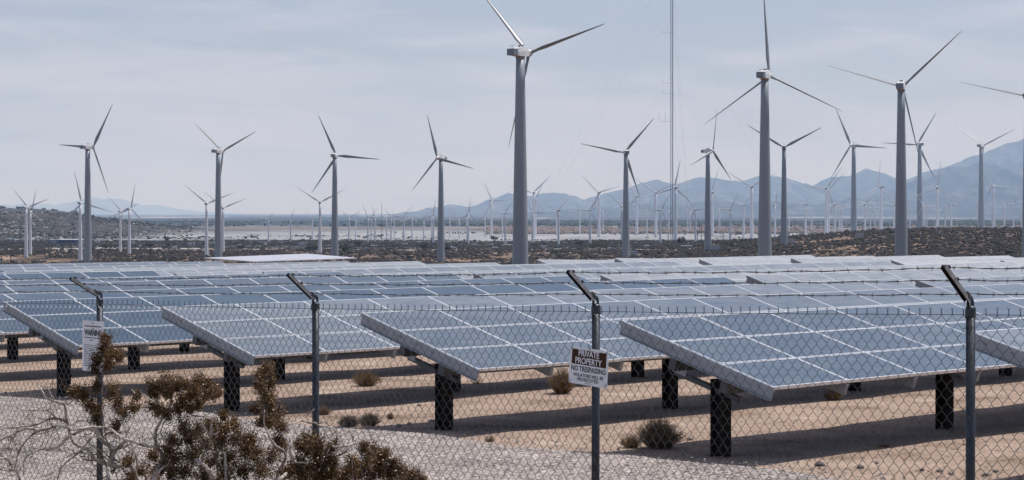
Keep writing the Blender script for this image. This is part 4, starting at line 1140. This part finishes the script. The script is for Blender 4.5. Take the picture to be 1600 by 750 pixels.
# ------------------------------------------------------------------ scrubland beyond the field
import bmesh
bm = bmesh.new(); bmesh.ops.create_icosphere(bm, subdivisions=1, radius=1)
ico_v = np.array([v.co[:] for v in bm.verts]); ico_f = np.array([[v.index for v in f.verts] for f in bm.faces]); bm.free()
def scrub(name, pts, sizes, m, seed, flat=.78):
    rs = np.random.RandomState(seed); n = len(pts); nv = len(ico_v)
    jit = 1 + .55 * (rs.rand(n, nv, 1) - .5) * 2
    V = ico_v[None] * jit * sizes[:, None, None] * np.array([1, 1, flat]) + pts[:, None, :]
    Fc = (ico_f[None] + (np.arange(n) * nv)[:, None, None]).reshape(-1, 3)
    me = bpy.data.meshes.new(name); me.vertices.add(n * nv); me.vertices.foreach_set('co', V.reshape(-1, 3).ravel())
    me.loops.add(Fc.size); me.loops.foreach_set('vertex_index', Fc.ravel()); me.polygons.add(len(Fc))
    me.polygons.foreach_set('loop_start', np.arange(0, Fc.size, 3)); me.polygons.foreach_set('loop_total', np.full(len(Fc), 3)); me.update(calc_edges=True)
    me.materials.append(m); o = link(name, me); tag(o, kind='stuff'); return o
rs = np.random.RandomState(4)
def scatter(n, z0, z1, p0=-60, p1=1660, power=1.0, clump=.0, scale=60):
    z = z0 + (z1 - z0) * rs.rand(n) ** power; px = rs.uniform(p0, p1, n); x = (px - 800) / F * z
    keep = (fbm(x / scale, z / (scale * 2.2), 4) + .9 * (rs.rand(n) - .5)) > clump
    x, z = x[keep], z[keep]; return np.stack([x, z, ground(x, z)], -1)
p = scatter(84000, 620, 1900, clump=.02, scale=30, power=.72)
scrub('scrub_bushes', p, rs.uniform(.35, 1.15, len(p)) * (1 + .8 * (rs.rand(len(p)) > .93)), M['scrub'], 1)
p = scatter(17000, 640, 1400, 1060, 1660, clump=-.02, scale=24)
scrub('ridge_scrub', p, rs.uniform(.3, 1.1, len(p)), M['scrub'], 2)
p = scatter(3000, 1900, 2700, clump=.28, scale=160)
scrub('plain_scrub', p, rs.uniform(.8, 2.0, len(p)), M['scrub'], 3)
p = scatter(5200, 940, 2050, clump=.05, scale=50)
scrub('pale_stones', p, rs.uniform(.2, .75, len(p)), mat('pale_stone_litter', (.42, .40, .39), .9), 12, .5)
p = scatter(800, 1900, 2700, -20, 330, clump=.0, scale=50)
scrub('pale_outcrops', p, rs.uniform(.6, 2.2, len(p)), mat('pale_outcrop_rock', (.40, .38, .37), .9), 13, .4)
M['tanbush'] = mat('pinkish_dry_bushes', (.17, .135, .12), .95, var=(.12, .095, .085), scale=.05)
p = scatter(9000, 2550, 3700, 760, 1660, clump=-.05, scale=160)
scrub('dry_bushes', p, rs.uniform(1.5, 4.2, len(p)), M['tanbush'], 5, .9)
p = scatter(2600, 2100, 3000, -20, 300, clump=-.1, scale=120)
scrub('hillside_scrub', p, rs.uniform(.6, 1.7, len(p)), M['scrub'], 6)
p = scatter(7000, 3900, 6500, -40, 1640, clump=.0, scale=260)
scrub('far_thicket', p, rs.uniform(2.5, 6.5, len(p)), mat('far_thicket_foliage', (.03, .04, .035), .95), 8, .9)

def desert_tree(px, by, wpx, hpx, label, seed):
    z = depth_of(px, by, 700, 2600); x = (px - 800) / F * z; wd = wpx * z / F; ht = hpx * z / F
    t = empty('desert_tree', (x, z, gz(x, z)), 0, label=label, cat='tree', group='dark trees scattered over the scrubland')
    rr = random.Random(seed); b = MB(); nb = 5
    for i in range(nb):
        a_ = i * 6.28 / nb + rr.random(); e_ = Vector((math.cos(a_) * wd * .3, math.sin(a_) * wd * .3, ht * .62))
        b.tube([(0, 0, -.3), e_ * .35 + Vector((0, 0, .2)), e_], [.26, .18, .07], 5)
    b.build('trunk', M['trunk'], t)
    b = MB()
    for i in range(900):
        cl_ = rr.randrange(9); ra = random.Random(seed * 31 + cl_)
        cc = Vector((ra.uniform(-.36, .36) * wd, ra.uniform(-.3, .3) * wd, ht * ra.uniform(.38, .8)))
        q_ = cc + Vector((rr.gauss(0, .085) * wd, rr.gauss(0, .085) * wd, rr.gauss(0, .11) * ht)); q_.z = max(q_.z, .05)
        a_ = Vector((rr.gauss(0, 1), rr.gauss(0, 1), rr.gauss(0, 1))).normalized(); e_ = a_.orthogonal().normalized(); s = rr.uniform(.16, .42)
        b.add([q_ - a_ * s, q_ + e_ * s * .8, q_ + a_ * s, q_ - e_ * s * .8], [(0, 1, 2, 3)])
    o = b.build('crown', M['tree'], t)
for i, a_ in enumerate([(166, 389, 22, 8, 'dark tree right of the farthest left tall tower'), (233, 386, 14, 7, 'dark tree left of the small white hut'), (263, 388, 9, 10, 'dark upright tree touching the small white hut'),
        (260, 377, 9, 7, 'small dark tree above the small white hut'), (488, 393, 24, 13, 'dark tree just left of the middle canopy turbine'), (539, 396, 18, 13, 'round dark tree right of the right canopy tower'),
        (561, 384, 15, 8, 'squarish dark tree mass beyond the canopy'), (698, 391, 18, 9, 'dark tree right of the tall turbine facing left'), (663, 390, 16, 10, 'dark tree left of the tall turbine facing left'),
        (773, 378, 12, 9, 'dark tree left of the thickest tower on the pale plain'), (936, 391, 36, 13, 'widest dark thicket tree between the thickest tower and the mast'), (868, 398, 24, 9, 'dark tree low beside the thickest tower'),
        (1064, 381, 13, 11, 'dark tree right of the lattice mast foot'), (1140, 385, 20, 8, 'dark tree left of the big upright-blade tower'), (905, 384, 16, 8, 'dark tree behind the widest thicket tree'), (376, 389, 10, 6, 'dark small tree left of the white trailer')]):
    desert_tree(*a_, seed=i + 3)

# ------------------------------------------------------------------ small far buildings, poles and vehicles
def building(px, by, wpx, hpx, dpt, wallm, label, name='small_building', roofm='roof', rz=.1, door=True, win=2):
    z = depth_of(px, by, 600, 2900); x = (px - 800) / F * z; w_ = wpx * z / F; h_ = hpx * z / F
    t = empty(name, (x, z, gz(x, z) - .2), rz, label=label, cat='building')
    b = MB(); b.box((0, 0, h_ / 2), (w_, dpt, h_)); b.build('wall', wallm, t)
    b = MB(); b.box((0, 0, h_ + .12), (w_ + .5, dpt + .5, .25)); b.build('roof', M[roofm], t)
    if door: b = MB(); b.box((w_ * .3, -dpt / 2 - .03, h_ * .4), (min(1.1, w_ * .2), .08, h_ * .75)); b.build('door', M['grille'], t)
    for i in range(win):
        b = MB(); b.box((-w_ * .35 + i * w_ * .5 / max(1, win - 1), -dpt / 2 - .03, h_ * .62), (w_ * .12, .08, h_ * .28)); b.build('window', M['glass'], t)
    return t
building(112, 381, 38, 7, 30, M['wallb'], 'long blue-grey warehouse at the foot of the brown hills', 'warehouse', rz=.05, door=False, win=4)
building(86, 380.5, 16, 6.5, 14, M['wallg'], 'pale grey shed joined left of the blue warehouse', 'shed', win=1)
building(272.5, 390, 6.5, 5, 3, M['wallw'], 'small white hut with dark openings left of the canopy', 'hut', win=1)
building(299, 383.3, 10, 4.2, 4, M['wallw'], 'white trailer house left of the short canopy turbine', 'trailer_house')
building(415, 383.6, 4.3, 5, 3, M['wallw'], 'tiny white square hut above the canopy', 'hut', win=1, door=False)
building(408, 382.6, 8, 4, 3, M['wallb'], 'blue-grey trailer left of the tiny white hut above the canopy', 'trailer_house')
building(474, 383, 12, 3.6, 4, M['wallw'], 'long white trailer house left of the middle canopy turbine', 'trailer_house')
building(1073, 388.5, 15, 4.6, 4, M['wallg'], 'grey trailer house between the mast and the side-on turbine', 'trailer_house')
building(40, 378, 14, 4, 8, M['wallg'], 'low grey shed at the far left below the hills', 'shed')
building(628, 383, 18, 3, 5, M['wallw'], 'long low white shed left of the tall turbine facing left', 'shed', win=3)
building(152, 380, 6, 3.5, 5, M['wallw'], 'small white shed right of the farthest left tall tower', 'shed', win=1)
building(1300, 354, 16, 3.2, 8, M['wallw'], 'white flat building far out on the plain between the big right towers', 'shed', win=0, door=False)

for a_ in [(205, 380, 9, 3.2, 5, 'wallw', 'low white house right of the left turbine pair, far out'), (247, 379, 7, 3, 5, 'wallg', 'small grey house above the dark tree near the white hut'),
           (336, 381, 9, 3.4, 5, 'wallw', 'white house between the short canopy turbine and the tall tower'), (374, 386, 6, 3, 4, 'wallw', 'tiny white shed above the left part of the canopy'),
           (440, 382, 7, 3.2, 4, 'wallb', 'blue-grey house above the middle of the canopy'), (585, 386, 10, 3, 5, 'wallg', 'grey shed in the scrub right of the canopy'),
           (655, 380, 8, 2.8, 5, 'wallw', 'white house left of the dark tree by the tall turbine facing left'), (742, 384, 9, 3, 5, 'wallw', 'white shed in the scrub left of the thickest tower'),
           (850, 387, 8, 3, 4, 'wallw', 'white shed just right of the thickest tower'), (1012, 386, 10, 3, 4, 'wallw', 'long white trailer left of the lattice mast foot'),
           (18, 376, 12, 3.4, 7, 'wallw', 'white farm building at the left edge below the hills'), (60, 374, 9, 3, 6, 'wallw', 'white house at the foot of the hills above the warehouse')]:
    building(a_[0], a_[1], a_[2], a_[3], a_[4], M[a_[5]], a_[6], 'small_house', win=2)
def far_pole(px, by, top, label, arms=1, z=None):
    z = z or depth_of(px, by, 600, 2600); x = (px - 800) / F * z; h_ = (by - top) * z / F
    t = empty('utility_pole', (x, z, gz(x, z) - .2), .2, label=label, cat='utility pole', group='utility poles on the scrubland')
    b = MB(); b.tube([(0, 0, 0), (0, 0, h_)], [.22, .15], 6); b.build('pole', M['wood'], t)
    if arms:
        b = MB(); b.box((0, .2, h_ - .8), (2.6, .14, .14)); b.box((0, .2, h_ - 2.0), (2.0, .12, .12)); b.build('crossarm', M['wood'], t)
for a_ in [(17, 411, 386, 'thin dark pole at the far left edge above the panels'), (836, 408, 378, 'thin dark pole right of the thickest tower'), (908, 406, 376, 'thin dark pole between the thickest tower and the mast'),
           (1044, 389, 364, 'utility pole just left of the lattice mast'), (1096, 386, 355, 'utility pole left of the side-on turbine'), (1257, 373, 355, 'utility pole between the big right towers'), (235, 408, 380, 'thin dark pole between the left turbines'),
           (603, 398, 378, 'thin dark pole right of the canopy'), (1090, 381, 360, 'second utility pole left of the side-on turbine'), (1130, 384, 366, 'utility pole right of the side-on turbine')]:
    far_pole(*a_)
far_pole(596.5, 378, 317, 'tall thin bare pole on the pale plain right of the canopy', 0, 1850)

def car(px, by, label, rz=.1):
    z = depth_of(px, by, 800, 2200); x = (px - 800) / F * z
    t = empty('parked_car', (x, z, gz(x, z)), rz, label=label, cat='car')
    b = MB(); prof = [(-2.2, .35), (-2.2, .85), (-1.4, 1.0), (-.8, 1.45), (.7, 1.45), (1.3, 1.0), (2.2, .85), (2.25, .35)]
    vs = [(x_, y_, z_) for y_ in (-.85, .85) for x_, z_ in prof]; n = len(prof)
    b.add(vs, [tuple(range(n)), tuple(range(n, 2 * n))[::-1]] + [(i, n + i, n + (i + 1) % n, (i + 1) % n) for i in range(n)]); b.build('body', M['carw'], t)
    b = MB(); b.box((0, 0, 1.2), (1.6, 1.74, .34)); b.build('window', M['glass'], t)
    for sx in (-1.35, 1.35):
        for sy in (-.8, .8):
            b = MB(); b.tube([(sx, sy - .1, .33), (sx, sy + .1, .33)], .33, 10); b.build('wheel', M['tyre'], t)
car(774, 388.5, 'tiny white car on the scrubland road left of the thickest tower')
car(707, 388, 'tiny white car beside the tree right of the tall turbine facing left', .5)

# dirt roads seen as thin pale lines
def far_road(pts, wd, name):
    P_ = []
    for px, py in pts:
        z = depth_of(px, py, 600, 2600); P_.append(((px - 800) / F * z, z))
    P_ = np.array(P_); s_i = np.linspace(0, len(P_) - 1, 160); xs = np.interp(s_i, range(len(P_)), P_[:, 0]); ys_ = np.interp(s_i, range(len(P_)), P_[:, 1])
    off = np.linspace(-wd / 2, wd / 2, 4)
    X = np.repeat(xs[:, None], 4, 1); Y = ys_[:, None] + off[None, :]
    o = grid_mesh(name, X, Y, ground(X, Y) + .25, M['dirt']); tag(o, kind='structure')
M['dirt'] = mat('pale_dirt_track', (.42, .40, .38), .95, var=(.3, .28, .26), scale=.05)
far_road([(-80, 389.5), (0, 390), (60, 390.5), (110, 391), (160, 389), (240, 388), (330, 389)], 60, 'pale_dirt_track')
far_road([(380, 389.8), (470, 390), (560, 391), (700, 390.5), (790, 390)], 8, 'dirt_track')
far_road([(830, 390), (920, 389.6), (1000, 390.5), (1060, 391)], 8, 'dirt_track')

# ------------------------------------------------------------------ flat white canopy behind the field
cn = empty('canopy_roof', (-11.9, 110, gz(-11.9, 110)), 0, label='flat white canopy roof on thin posts just behind the far panels', cat='canopy')
cg = gz(-11.9, 110)
cp = [at(318, 402.7, 109), at(395, 408.3, 99), at(558, 402.9, 109), at(480, 396.2, 122), ]
b = MB()
n = 4; top_ = [p_ - Vector((-11.9, 110, cg)) for p_ in cp]
mids = []
b.add([p_ - Vector((0, 0, .04)) for p_ in top_] + top_, [(3, 2, 1, 0), (4, 5, 6, 7), (0, 1, 5, 4), (1, 2, 6, 5), (2, 3, 7, 6), (3, 0, 4, 7)])
b.build('roof_sheet', M['canopy'], cn)
for p_ in top_:
    q_ = p_ * .88; b = MB(); b.tube([(q_.x, q_.y, -1.5), (q_.x, q_.y, p_.z - .1)], .07, 8); b.build('post', M['galv'], cn)
